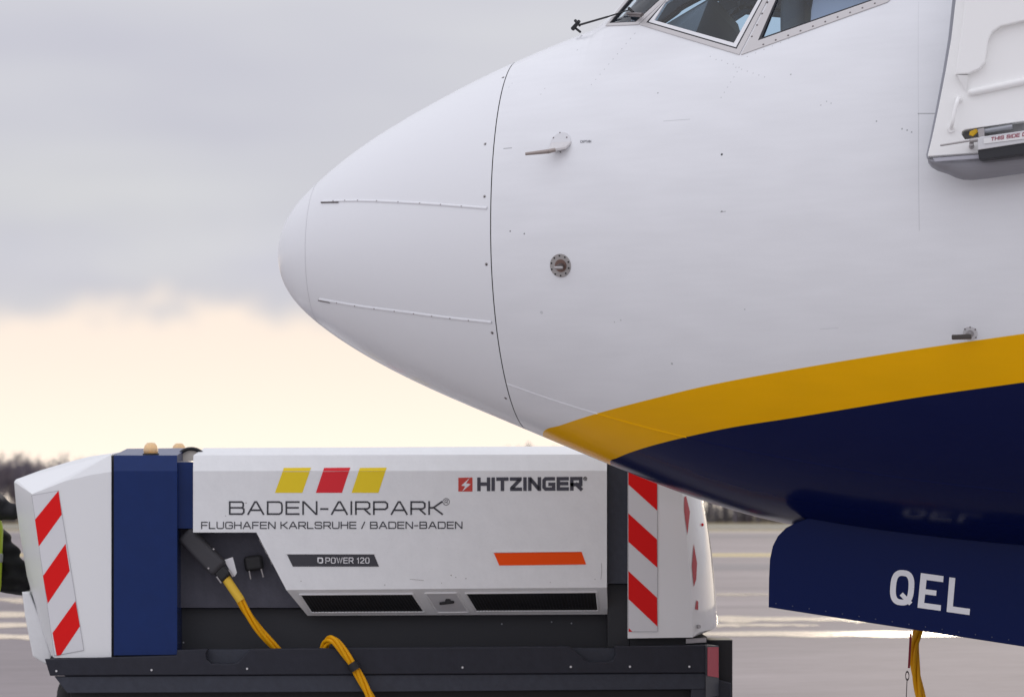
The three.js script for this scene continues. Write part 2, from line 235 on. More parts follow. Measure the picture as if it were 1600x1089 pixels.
const hump = (s) => { // the cockpit: how far the crown rises above the smooth line
  const k = [[1.9, 0], [1.945, 0.006], [2.04, 0.05], [2.3, 0.25], [2.6, 0.4], [3.0, 0.42], [3.6, 0.26], [4.4, 0.07], [5.2, 0], [9, 0]];
  if (s <= 1.9) return 0; for (let i = 0; i < k.length - 1; i++) if (s <= k[i + 1][0]) { const t = (s - k[i][0]) / (k[i + 1][0] - k[i][0]); return mix(k[i][1], k[i + 1][1], s > 2.3 ? t * t * (3 - 2 * t) * 0.5 + t * 0.5 : t); } return 0;
};
const kTop = (sn) => sst(0.62, 0.97, sn);
function section(s) { const q = Math.sqrt(Math.max(0, s)); return { w: SP.W(q), c: SP.C(q), u: SP.T(q) - SP.C(q), d: SP.C(q) - SP.B(q), e: hump(s) }; }
function skin(s, th) { const S = section(s), sn = Math.sin(th); return V(s, Y0 + S.c + (sn > 0 ? S.u * sn + S.e * kTop(sn) : S.d * sn), S.w * Math.cos(th)); }
function skinNormal(s, th) { const e = 0.004, s0 = Math.max(0.0004, s - e * Math.min(1, s * 4 + 0.02)), s1 = s + e * Math.min(1, s * 4 + 0.02), a = skin(s1, th).sub(skin(s0, th)), b = skin(s, th + e).sub(skin(s, th - e)); const n = b.cross(a).normalize(); const c = skin(s, th), o = V(0, c.y - Y0 - SP.C(Math.sqrt(s)), c.z); o.x = -0.3; return n.dot(o) < 0 ? n.negate() : n; }
const insideSkin = (p) => { if (p.x <= 0) return false; const S = section(p.x), r = p.z / S.w; if (Math.abs(r) >= 1) return false; const sn = Math.sqrt(1 - r * r), h = p.y - Y0 - S.c; return h < S.u * sn + S.e * kTop(sn) && h > -S.d * sn; };
function hit(px, py) { // where the pixel's line of sight meets the fuselage
  const d = rayL(px, py); let t = 17, on = false;
  for (; t < 25; t += 0.02) if (insideSkin(camL.clone().addScaledVector(d, t))) { on = true; break; }
  if (!on) return null;
  let lo = t - 0.02, hi = t; for (let i = 0; i < 24; i++) { const m = (lo + hi) / 2; if (insideSkin(camL.clone().addScaledVector(d, m))) hi = m; else lo = m; }
  const p = camL.clone().addScaledVector(d, hi), S = section(p.x), cs = clamp(p.z / S.w, -1, 1), th = p.y - Y0 > S.c ? Math.acos(cs) : -Math.acos(cs);
  return { p, s: p.x, th, n: skinNormal(p.x, th), h: p.y - Y0 };
}
const at = (px, py, off = 0) => { const h = hit(px, py); if (!h) throw new Error('no skin at ' + px + ' ' + py); return h.p.clone().addScaledVector(h.n, off); };
const atL = (px, py, l) => { const d = rayL(px, py); return camL.clone().addScaledVector(d, (l - camL.z) / d.z); };      // on a plane parallel to the centre line
const mirrorGeo = (g) => { const m = g.clone(); m.scale(1, 1, -1); if (m.index) { const ix = m.index; for (let i = 0; i < ix.count; i += 3) { const a = ix.getX(i); ix.setX(i, ix.getX(i + 2)); ix.setX(i + 2, a); } } else for (const k of Object.keys(m.attributes)) { const at_ = m.attributes[k], z = at_.itemSize; for (let i = 0; i < at_.count; i += 3) for (let c = 0; c < z; c++) { const a = at_.array[i * z + c]; at_.array[i * z + c] = at_.array[(i + 2) * z + c]; at_.array[(i + 2) * z + c] = a; } } return m; };

// cockpit windows, traced on the port side; the starboard ones mirror them
const WINDOWS = [
  { out: [[947, 41], [998, 39], [1046, -5], [1098, -62], [1060, -70], [1012, -38], [981, -3]], inn: [[956, 35], [993, 33], [1030, -1], [1078, -52], [1058, -56], [1020, -30], [988, -2]] },
  { out: [[1000, 39], [1156, 86], [1200, 0], [1234, -66], [1102, -62], [1046, -5]], inn: [[1016, 34], [1150, 73], [1188, 3], [1216, -50], [1108, -48], [1042, 1]] },
  { out: [[1159, 86], [1388, 4], [1404, -14], [1392, -70], [1240, -66], [1204, 0]], inn: [[1188, 62], [1368, -1], [1380, -14], [1370, -54], [1246, -50], [1214, 0]] },
];
for (const w of WINDOWS) w.mid = w.inn.map((p, i) => [mix(p[0], w.out[i][0], 0.3), mix(p[1], w.out[i][1], 0.3)]);
const inWindow = (p) => { if (p.y - Y0 < 0.7 || p.x < 1.85 || p.x > 3.8) return false; const w = plane.localToWorld(V(p.x, p.y, Math.abs(p.z))), [x, y] = project(w); return WINDOWS.some((q) => inPoly(x, y, q.mid)); };

// livery: height of the two paint edges along the fuselage
const edgeOf = (pts, first) => { const a = pts.map(([x, y]) => { const h = hit(x, y); return [h.s, h.h]; }); a.unshift([a[0][0] - first[0], a[0][1] - first[1]]); return (s) => { if (s <= a[0][0]) return a[0][1] - (a[0][0] - s) * 3 - 0.3; for (let i = 0; i < a.length - 1; i++) if (s <= a[i + 1][0]) { const t = (s - a[i][0]) / (a[i + 1][0] - a[i][0]); const m = (k) => { const p = a[Math.max(0, k - 1)], q = a[Math.min(a.length - 1, k + 1)]; return (q[1] - p[1]) / (q[0] - p[0]); }; const h = a[i + 1][0] - a[i][0], t2 = t * t, t3 = t2 * t; return a[i][1] * (2 * t3 - 3 * t2 + 1) + m(i) * h * (t3 - 2 * t2 + t) + a[i + 1][1] * (3 * t2 - 2 * t3) + m(i + 1) * h * (t3 - t2); } const L = a[a.length - 1]; return L[1] + (s - L[0]) * 0.07; }; };
const yellowTop = edgeOf([[850, 674], [875, 665], [934, 646], [1021, 623], [1109, 602], [1240, 577.5], [1350, 559], [1442, 544.5], [1598, 522]], [0.12, 0.1]);
const yellowLow = edgeOf([[954, 721], [964, 716], [983, 708], [1021, 696], [1077, 682], [1144, 668], [1240, 653], [1350, 635], [1442, 620], [1598, 598]], [0.05, 0.06]);
const UMIN = 1.42, UMAX = 4.9;
const dots = [], lines = [];   // small painted or sealed marks, in (s, h)
const mark = (px, py, r = 0.004, c = 0.62) => { const h = hit(px, py); if (h) dots.push([h.s, h.h, r, c]); };
for (let i = 0; i < 11; i++) { mark(mix(992, 924, i / 10), mix(52, 132, i / 10), 0.003, 0.82); }
for (let i = 0; i < 6; i++) { mark(1110 + i * 9, 88 + i * 3 + (i % 2) * 2, 0.003, 0.8); mark(1168 + i * 13, 88 - i * 5.5, 0.003, 0.82); mark(1152 - i * 5, 112 + i * 8, 0.003, 0.83); mark(1150 + i * 9, 105 + i * 3, 0.003, 0.82); }
[[1128, 241, 0.0055, 0.15], [797, 361, 0.004, 0.45], [819, 365, 0.004, 0.45], [1128, 330, 0.004, 0.6], [902, 78, 0.004, 0.7], [1028, 145, 0.004, 0.7], [1236, 116, 0.004, 0.7], [1370, 189, 0.004, 0.7], [1410, 201, 0.004, 0.66], [1418, 203, 0.004, 0.66], [1425, 206, 0.004, 0.7], [1283, 164, 0.003, 0.75], [1292, 158, 0.003, 0.75], [1299, 161, 0.003, 0.75], [1164, 483, 0.003, 0.75], [970, 500, 0.003, 0.75], [960, 503, 0.003, 0.8], [1050, 568, 0.006, 0.8], [846, 488, 0.009, 0.9], [851, 138, 0.003, 0.78], [845, 147, 0.003, 0.78], [800, 130, 0.003, 0.8], [795, 136, 0.003, 0.8]].forEach((a) => mark(...a));
const seg = (x0, y0, x1, y1, w, c) => { const a = hit(x0, y0), b = hit(x1, y1); lines.push([a.s, a.h, b.s, b.h, w, c]); };
seg(1435, 177, 1463, 177, 0.004, 0.45); seg(1436, 3, 1436, 180, 0.003, 0.9); seg(1436, 177, 1437, 360, 0.003, 0.78); seg(1037, 189, 1078, 186, 0.004, 0.78); seg(787, 232, 799, 231, 0.006, 0.55); seg(1282, 514, 1310, 512, 0.003, 0.85); seg(1126, 331, 1134, 330, 0.004, 0.6);
const skinTex = (() => {
  const w = 2048, h = 2048, d = new Uint8Array(w * h * 4), sec = [];
  const aa = (x) => sst(-0.0022, 0.0022, x);
  const white = [232, 233, 236], yel = [242, 178, 0], blu = [12, 21, 66];
  for (let i = 0; i < w; i++) { const s = UMIN + (UMAX - UMIN) * (i + 0.5) / w; sec.push([s, section(s), yellowTop(s), yellowLow(s)]); }
  const grain = new Float32Array(512 * 512); for (let i = 0; i < grain.length; i++) grain[i] = rnd() - 0.5;
  for (let j = 0; j < h; j++) {
    const phi = Math.PI * (j + 0.5) / h, sn = Math.cos(phi);                     // from the crown (0) down to the keel (1)
    for (let i = 0; i < w; i++) {
      const [s, S, a, b] = sec[i], hh = S.c + (sn > 0 ? S.u * sn + S.e * kTop(sn) : S.d * sn), k = (j * w + i) * 4;
      const t1 = aa(hh - a), t2 = aa(hh - b);
      const film = 0.008 * n2(s * 2.1, hh * 5) + 0.004 * n2(s * 3, hh * 22) + 0.014 * grain[(j % 512) * 512 + (i % 512)];
      for (let c = 0; c < 3; c++) d[k + c] = clamp((t1 * white[c] + (1 - t1) * (t2 * yel[c] + (1 - t2) * blu[c])) * (1 + film), 0, 255);
      d[k + 3] = 255;
    }
  }
  const toV = (s, hh) => { const S = section(s); let lo = 0, hi = Math.PI; for (let i = 0; i < 30; i++) { const m = (lo + hi) / 2, sn = Math.cos(m), y = S.c + (sn > 0 ? S.u * sn + S.e * kTop(sn) : S.d * sn); if (y > hh) lo = m; else hi = m; } return lo / Math.PI * h; };
  const blot = (s, hh, r, c) => { const ci = (s - UMIN) / (UMAX - UMIN) * w, cj = toV(s, hh), du = (UMAX - UMIN) / w, dv = Math.PI * section(s).w / h; const R = Math.ceil(r / Math.min(du, dv)) + 2; for (let j = -R; j <= R; j++) for (let i = -R; i <= R; i++) { const x = Math.round(ci) + i, y = Math.round(cj) + j; if (x < 0 || y < 0 || x >= w || y >= h) continue; const q = 1 - sst(r - 0.0015, r + 0.0015, Math.hypot((x - ci) * du, (y - cj) * dv)), k = (y * w + x) * 4; for (let m = 0; m < 3; m++) d[k + m] *= mix(1, c, q); } };
  for (const q of dots) blot(...q);
  for (const [s0, h0, s1, h1, wd, c] of lines) { const n = Math.ceil(Math.hypot(s1 - s0, h1 - h0) / (wd * 0.9)); for (let i = 0; i <= n; i++) blot(mix(s0, s1, i / n), mix(h0, h1, i / n), wd / 2, Math.sqrt(c)); }
  const t = new THREE.DataTexture(d, w, h); t.magFilter = THREE.LinearFilter; t.minFilter = THREE.LinearFilter; t.wrapS = t.wrapT = THREE.ClampToEdgeWrapping; t.colorSpace = THREE.SRGBColorSpace; t.needsUpdate = true; return t;
})();
const wavy = dataTex(512, 512, (u, v) => { const q = 128 + 60 * (n2(u * 9, v * 26) + 0.5 * n2(u * 22 + 7, v * 60)) ; return [q, q, q]; }, false);
const paint = mat(0xffffff, 0.17, { map: skinTex, specularIntensity: 0.25, bumpMap: wavy, bumpScale: 0.0011 });
const radomePaint = mat(new THREE.Color().setRGB(232 / 255, 233 / 255, 236 / 255, THREE.SRGBColorSpace), 0.24, { specularIntensity: 0.3 });
const uvOf = (s, th) => [clamp((s - UMIN) / (UMAX - UMIN), 0.0005, 0.9995), Math.acos(clamp(Math.sin(th), -1, 1)) / Math.PI];
const seamS = (th) => { const h = skin(1.46, th).y - Y0; return 1.463 - 0.008 * h + 0.022 * Math.max(0, -h) ** 2; };
function skinGrid(sList, nth, hole, off = 0, ths) { // sList(k, th) -> station of the k-th ring
  const nk = sList.n, P = [], N = [], U = [], I = [];
  for (let k = 0; k <= nk; k++) for (let j = 0; j <= nth; j++) { const th = -Math.PI / 2 + 2 * Math.PI * j / nth, s = sList.f(k, th), p = skin(s, th), n = skinNormal(Math.max(s, 0.0008), th); if (s < 0.001) n.set(-1, 0, 0); if (off) p.addScaledVector(n, off); P.push(p.x, p.y, p.z); N.push(n.x, n.y, n.z); U.push(...uvOf(s, th)); }
  for (let k = 0; k < nk; k++) for (let j = 0; j < nth; j++) {
    const a = k * (nth + 1) + j, b = a + 1, c = a + nth + 1, e = c + 1;
    if (hole) { const m = V((P[3 * a] + P[3 * e]) / 2, (P[3 * a + 1] + P[3 * e + 1]) / 2, (P[3 * a + 2] + P[3 * e + 2]) / 2); if (hole(m)) continue; }
    I.push(a, c, b, b, c, e);
  }
  const g = new THREE.BufferGeometry(); g.setAttribute('position', new THREE.Float32BufferAttribute(P, 3)); g.setAttribute('normal', new THREE.Float32BufferAttribute(N, 3)); g.setAttribute('uv', new THREE.Float32BufferAttribute(U, 2)); g.setIndex(I); return g;
}
const GAP = 0.003, END = 8.4;
const radome = part('radome', skinGrid({ n: 150, f: (k, th) => { const q = k / 150 * Math.sqrt(seamS(th) - GAP); return q * q; } }, 300), radomePaint, plane, 'pointed white radome');
const NK = 420;
const skinStations = (k, th) => { const a = seamS(th) + GAP, t = k / NK; return t < 0.8 ? mix(a, 4.6, t / 0.8) : mix(4.6, END, (t - 0.8) / 0.2); };
const fuselage = part('fuselage_skin', skinGrid({ n: NK, f: skinStations }, 560, inWindow), paint, plane, 'painted fuselage, white over yellow and navy blue');
part('seam_seal', skinGrid({ n: 6, f: (k, th) => seamS(th) + mix(-0.03, 0.03, k / 6) }, 240, null, -0.009), M.black, plane);
part('aft_bulkhead', (() => { const t = []; const c = V(END, Y0 + 0.2, 0); for (let j = 0; j < 120; j++) t.push(c, skin(END, j / 120 * 6.2832), skin(END, (j + 1) / 120 * 6.2832)); return triGeo(t); })(), M.black, plane);
// radome details
function strip(pts, half, hgt, n = 40) { // a raised rounded strip laid on the skin along pixels
  const H = []; const cv = new THREE.CatmullRomCurve3(pts.map(([x, y]) => V(x, y, 0))); for (let i = 0; i <= n; i++) { const p = cv.getPoint(i / n), h = hit(p.x, p.y); H.push(h); }
  const t = [], R = []; for (let i = 0; i <= n; i++) { const a = H[Math.max(0, i - 1)].p, b = H[Math.min(n, i + 1)].p, dir = b.clone().sub(a).normalize(), up = H[i].n.clone().cross(dir).normalize(); if (up.y < 0) up.negate(); const row = []; for (let k = 0; k <= 6; k++) { const q = Math.PI * k / 6; row.push(H[i].p.clone().addScaledVector(up, Math.cos(q) * half).addScaledVector(H[i].n, Math.sin(q) * hgt - 0.001)); } R.push(row); }
  for (let i = 0; i < n; i++) for (let k = 0; k < 6; k++) t.push(R[i][k], R[i][k + 1], R[i + 1][k + 1], R[i][k], R[i + 1][k + 1], R[i + 1][k]); return triGeo(t);
}
const disc = (px, py, r, hgt, seg_ = 20, off = 0) => { const h = hit(px, py), a = h.p.clone().addScaledVector(h.n, off - 0.004), b = h.p.clone().addScaledVector(h.n, off + hgt); return rod(a, b, r, r * 0.97, seg_); };
const stripU = [[503, 315], [561, 313.6], [661, 318], [761, 325.4]], stripL = [[499, 467.5], [563.6, 478.6], [635.5, 488], [701, 496.5], [768, 503.6]];
for (const P of [stripU, stripL]) { const s = strip(P, 0.0085, 0.008); for (const g of [s, mirrorGeo(s)]) part('lightning_strip', g, radomePaint, radome); const tip = strip([[P[0][0] - 1, P[0][1] + 1.6], [P[0][0] + (P === stripU ? 26 : 16), mix(P[0][1], P[1][1], P === stripU ? .45 : .25) + 1.8]], 0.0045, 0.0095, 8); part('strip_tip', tip, M.darkSteel, radome); }
for (const P of [stripU, stripL]) { const list = []; for (let i = 1; i < 9; i++) { const cv = new THREE.CatmullRomCurve3(P.map(([x, y]) => V(x, y, 0))), p = cv.getPoint(i / 9.2); list.push(disc(p.x, p.y, 0.0042, 0.0095, 8)); } part('strip_screw', merge(list), M.steel, radome).userData.kind = 'stuff'; }
for (const [x, y] of [[786, 121], [758, 225], [757, 307], [760, 413], [769, 520], [790, 622]]) { const f = part('fastener', disc(x, y, 0.0095, 0.0015, 16), M.steel, radome); part('fastener_slot', disc(x + 0.4, y + 0.4, 0.0042, 0.0028, 10), M.black, f); }
part('erosion_boot_edge', skinGrid({ n: 1, f: (k, th) => hit(476, 395).s + k * 0.003 }, 240, null, 0.0006), mat(rgb(0.6, 0.6, 0.62), 0.5), radome);
// lap seam that runs down the flank: a low step in the painted skin
{
  const P = [[792, 599], [860, 623], [934, 646], [1005, 666], [1074, 683], [1150, 700], [1240, 718], [1350, 737], [1442, 751], [1590, 768.5]], cv = new THREE.CatmullRomCurve3(P.map(([x, y]) => V(x, y, 0))), t = [], uv = [], n = 160, rows = [];
  for (let i = 0; i <= n; i++) { const p = cv.getPoint(i / n), h = hit(p.x, p.y), mk = (ds, off) => { const q = skin(h.s, h.th + ds / section(h.s).w); return q.addScaledVector(h.n, off); }; rows.push([[mk(0.005, -0.0003), h.s, h.th], [mk(-0.003, 0.0042), h.s, h.th], [mk(-0.0042, -0.0003), h.s, h.th]]); }
  for (let i = 0; i < n; i++) for (let k = 0; k < 2; k++) { const a = rows[i][k], b = rows[i][k + 1], c = rows[i + 1][k + 1], e = rows[i + 1][k]; for (const q of [a, b, c, a, c, e]) { t.push(q[0]); uv.push(uvOf(q[1], q[2])); } }
  const g = triGeo(t, uv); part('lap_seam', g, paint, fuselage);
}
// windows
const paneMat = mat(rgb(0.72, 0.86, 0.95), 0.02, { transmission: 1, thickness: 0, ior: 1.5 });
const frameMat = mat(rgb(0.56, 0.54, 0.54), 0.45, { metalness: 0.15 }), sealMat = mat(rgb(0.02, 0.02, 0.025), 0.6), rimMat = mat(rgb(0.78, 0.78, 0.8), 0.35);
const dense = (P, n = 10) => { const o = []; P.forEach((p, i) => { const q = P[(i + 1) % P.length]; for (let k = 0; k < n; k++) o.push([mix(p[0], q[0], k / n), mix(p[1], q[1], k / n)]); }); return o; };
function bandOn(A, B, off, depth = 0.02) { // a frame between two outlines, lying on the skin
  const a = dense(A), b = dense(B), t = [], n = a.length, pa = a.map((p) => at(p[0], p[1], off)), pb = b.map((p) => at(p[0], p[1], off)), qa = a.map((p) => at(p[0], p[1], off - depth)), qb = b.map((p) => at(p[0], p[1], off - depth));
  for (let i = 0; i < n; i++) { const j = (i + 1) % n; t.push(pa[i], pb[i], pb[j], pa[i], pb[j], pa[j], qa[i], pa[i], pa[j], qa[i], pa[j], qa[j], pb[i], qb[i], qb[j], pb[i], qb[j], pb[j]); } return triGeo(t);
}
const lerpPoly = (A, B, t) => A.map((p, i) => [mix(p[0], B[i][0], t), mix(p[1], B[i][1], t)]);
function paneOn(A, off) { const a = dense(A, 4), c = [0, 0]; a.forEach((p) => { c[0] += p[0] / a.length; c[1] += p[1] / a.length; }); const t = [], C = at(c[0], c[1], off), R = a.map((p) => at(p[0], p[1], off)), Q = a.map((p) => at(mix(c[0], p[0], .5), mix(c[1], p[1], .5), off)); for (let i = 0; i < a.length; i++) { const j = (i + 1) % a.length; t.push(C, Q[i], Q[j], Q[i], R[i], R[j], Q[i], R[j], Q[j]); } return triGeo(t); }
WINDOWS.forEach((w, k) => {
  const fr = bandOn(w.out, lerpPoly(w.inn, w.out, k === 2 ? 0.1 : 0.34), 0.006), se = bandOn(lerpPoly(w.inn, w.out, k === 2 ? 0.14 : 0.38), lerpPoly(w.inn, w.out, k === 2 ? -0.1 : 0.12), 0.0042), ri = k === 1 ? bandOn(lerpPoly(w.inn, w.out, 0.15), lerpPoly(w.inn, w.out, -0.42), 0.0034) : null, pa = paneOn(lerpPoly(w.inn, w.out, 0.1), -0.004);
  const bolts = []; if (k === 2) { for (let i = 0; i < 12; i++) bolts.push(disc(mix(1190, 1376, (i + 0.2) / 9.6), mix(72, 3.5, (i + 0.2) / 9.6), 0.0055, 0.0075, 10)); for (let i = 0; i < 4; i++) bolts.push(disc(mix(1176, 1200, i / 3), mix(58, 4, i / 3), 0.0055, 0.0075, 10)); }
  for (const mir of [false, true]) {
    const G = (g) => mir ? mirrorGeo(clean(g)) : g;
    const f = part('cockpit_window', G(fr), frameMat, plane); part('window_seal', G(se), sealMat, f); if (ri) part('window_rim', G(ri), rimMat, f); part('pane', G(pa), paneMat, f);
    if (bolts.length) { const b = part('frame_bolt', G(merge(bolts)), M.darkSteel, f); b.userData.kind = 'stuff'; }
  }
});
// cockpit inside
{
  const lin = mat(rgb(0.3, 0.34, 0.42), 0.8), dark = mat(rgb(0.19, 0.2, 0.22), 0.8);
  { const P = [[1262, -48], [1254, -10], [1249, 44], [1310, 26], [1392, -2], [1392, -66]].map(([x, y]) => at(x, y, -0.16)), o = []; for (let i = 1; i < 5; i++) o.push(P[0], P[i], P[i + 1]); for (let i = 1; i < 5; i++) o.push(P[0].clone().add(V(0, 0, -0.004)), P[i + 1].clone().add(V(0, 0, -0.004)), P[i].clone().add(V(0, 0, -0.004))); part('sun_shade', triGeo(o), mat(rgb(0.5, 0.47, 0.55), 0.8), plane, 'grey sun shade inside the side window'); }
  part('cockpit_lining', skinGrid({ n: 130, f: (k) => mix(1.9, 4.0, k / 130) }, 360, inWindow, -0.05), lin, plane);
  for (const s of [1.9, 4.0]) { const t = [], c = V(s, Y0 + 0.4, 0); for (let j = 0; j < 90; j++) { const a = skin(s, j / 90 * 6.2832), b = skin(s, (j + 1) / 90 * 6.2832); for (const q of [a, b]) { q.sub(c).multiplyScalar(0.95).add(c); } t.push(c, a, b); } part('cockpit_bulkhead', triGeo(t), s < 2 ? dark : lin, plane); }
  const gs = []; for (const q of [-1, 1]) for (const [a, b, c] of [[2.14, 1.13, 0.5], [2.14, 0.92, 0.75], [2.66, 1.4, 0.62], [2.66, 1.34, 0.85], [2.14, 0.75, 0.7], [2.42, 0.75, 0.8], [2.6, 1.28, 0.8]]) gs.push(V(a, Y0 + b, c * q)); part('glareshield', new ConvexGeometry(gs), dark, plane); const oh = new RoundedBoxGeometry(0.5, 0.1, 0.7, 2, 0.03); oh.translate(2.95, Y0 + 1.72, 0); part('overhead_panel', oh, dark, plane);
  for (const l of [0.53, -0.53]) { const b = new RoundedBoxGeometry(0.14, 0.66, 0.44, 3, 0.06), h = new RoundedBoxGeometry(0.1, 0.22, 0.26, 3, 0.045), c = new RoundedBoxGeometry(0.46, 0.14, 0.46, 3, 0.05); b.translate(3.12, Y0 + 1.06, l); h.translate(3.12, Y0 + 1.5, l); c.translate(2.88, Y0 + 0.72, l); const s = part('pilot_seat', merge([b, c]), dark, plane); part('headrest', h, lin, s); }
  const fl = new THREE.BoxGeometry(2.0, 0.04, 2.4); fl.translate(2.95, Y0 + 0.3, 0); part('cockpit_floor', fl, lin, plane);
}
// wiper
{
  const lw = hit(1000, 26).p.z + 0.05, b = (x, y, l) => atL(x, y, l + mix(0.22, lw, clamp((x - 897) / 103))); const L0 = 0;
  const w = part('windscreen_wiper', merge([rod(b(905, 39, L0), b(950, 26, L0), 0.0065, 0.0055), rod(b(950, 26, L0), b(984, 15, L0), 0.0045, 0.0035), rod(b(895, 45, L0), b(905, 33, L0), 0.013, 0.01), rod(b(899, 32, L0), b(906, 40, L0), 0.009, 0.007), rod(b(897, 42, L0), b(907, 50, L0 - 0.03), 0.007, 0.007), rod(b(983, 13, L0), b(990, 19, L0), 0.009, 0.006)]), M.black, plane, 'dark windscreen wiper');
  part('wiper_blade', merge([rod(b(981, 21, L0), b(1004, 22.5, L0 + 0.05), 0.009, 0.009), rod(b(984, 24.5, L0), b(1002, 25.5, L0 + 0.05), 0.006, 0.006)]), M.darkSteel, w);
}
// probes
{
  const base = hit(876, 223), bm = part('pitot_probe', disc(876, 223, 0.066, 0.004, 36), mat(rgb(0.7, 0.7, 0.72), 0.35), plane, 'pitot probe on a round riveted base');
  const scr = []; for (let i = 0; i < 6; i++) { const a = i / 6 * 6.28 + 0.5, h = hit(876 + Math.cos(a) * 12, 223 + Math.sin(a) * 15); scr.push(rod(h.p, h.p.clone().addScaledVector(h.n, 0.006), 0.0045, 0.0045, 8)); } part('screw', merge(scr), M.darkSteel, bm).userData.kind = 'stuff';
  const l = base.p.z, tip = atL(821, 240.5, l + 0.1), mid = atL(857, 236.5, l + 0.1), e = atL(868, 234, l + 0.095), foot0 = at(862, 224, 0), foot1 = at(893, 222.5, 0), e2 = atL(884, 231, l + 0.07);
  part('probe_tube', merge([rod(tip, mid, 0.0085, 0.0125, 14), rod(mid, e, 0.0125, 0.011, 14)]), mat(rgb(0.34, 0.29, 0.27), 0.4, { metalness: 0.5 }), bm, 'bronze coloured probe tube');
  const o = V(0, 0.006, 0), top = [foot0, mid, e, e2, foot1].map((p) => p.clone().add(o)), bot = [foot0, mid, e, e2, foot1].map((p) => p.clone().sub(o)); part('probe_mast', new ConvexGeometry([...top, ...bot]), mat(rgb(0.62, 0.6, 0.6), 0.4), bm);
}
{
  const p = part('static_sensor', disc(876, 415, 0.066, 0.005, 40), mat(rgb(0.4, 0.38, 0.37), 0.45, { metalness: 0.55 }), plane, 'round grey vane sensor plate with bolts');
  const scr = []; for (let i = 0; i < 10; i++) { const a = i / 10 * 6.28 + 0.25, h = hit(876 + Math.cos(a) * 14, 415 + Math.sin(a) * 15.5); scr.push(rod(h.p, h.p.clone().addScaledVector(h.n, 0.008), 0.005, 0.005, 8)); } part('bolt', merge(scr), M.black, p).userData.kind = 'stuff';
  part('hub', disc(877, 415, 0.036, 0.009, 30), mat(rgb(0.2, 0.13, 0.11), 0.4, { metalness: 0.6 }), p, 'brown metal hub');
  const h = hit(878, 416); part('vane_root', rod(h.p, h.p.clone().addScaledVector(h.n, 0.05), 0.02, 0.013, 18), M.darkSteel, p); const t0 = h.p.clone().addScaledVector(h.n, 0.045); const v = new RoundedBoxGeometry(0.05, 0.016, 0.03, 2, 0.006); v.translate(t0.x + 0.004, t0.y - 0.004, t0.z); part('vane', v, M.steel, p);
}
{
  const p = part('temperature_probe', disc(1517, 521, 0.04, 0.004, 30), mat(rgb(0.6, 0.59, 0.6), 0.4), plane, 'small dark probe above the yellow stripe'); const h = hit(1517, 521), l = h.p.z;
  part('probe_stem', rod(h.p, atL(1513, 524, l + 0.07), 0.02, 0.014, 16), M.steel, p);
  const a = atL(1488, 527, l + 0.07), q = atL(1519, 526, l + 0.07), g = new RoundedBoxGeometry(a.distanceTo(q), 0.026, 0.03, 3, 0.006); aligned(g, a.clone().lerp(q, 0.5), q.clone().sub(a), V(0, 1, 0)); part('probe_scoop', g, mat(rgb(0.07, 0.06, 0.055), 0.4, { metalness: 0.5 }), p);
  part('screw', merge([[1509, 514], [1517, 511], [1525, 514.5], [1509, 528], [1526, 527]].map(([x, y]) => disc(x, y, 0.004, 0.006, 8))), M.darkSteel, p).userData.kind = 'stuff';
}
part('probe_lettering', lettering('CAPTAIN', 907, 924, 219.5, 223.5, 0.3, ([x, y], l) => at(x, y, 0.001 + l), { slope: -0.03 }), M.line, fuselage);
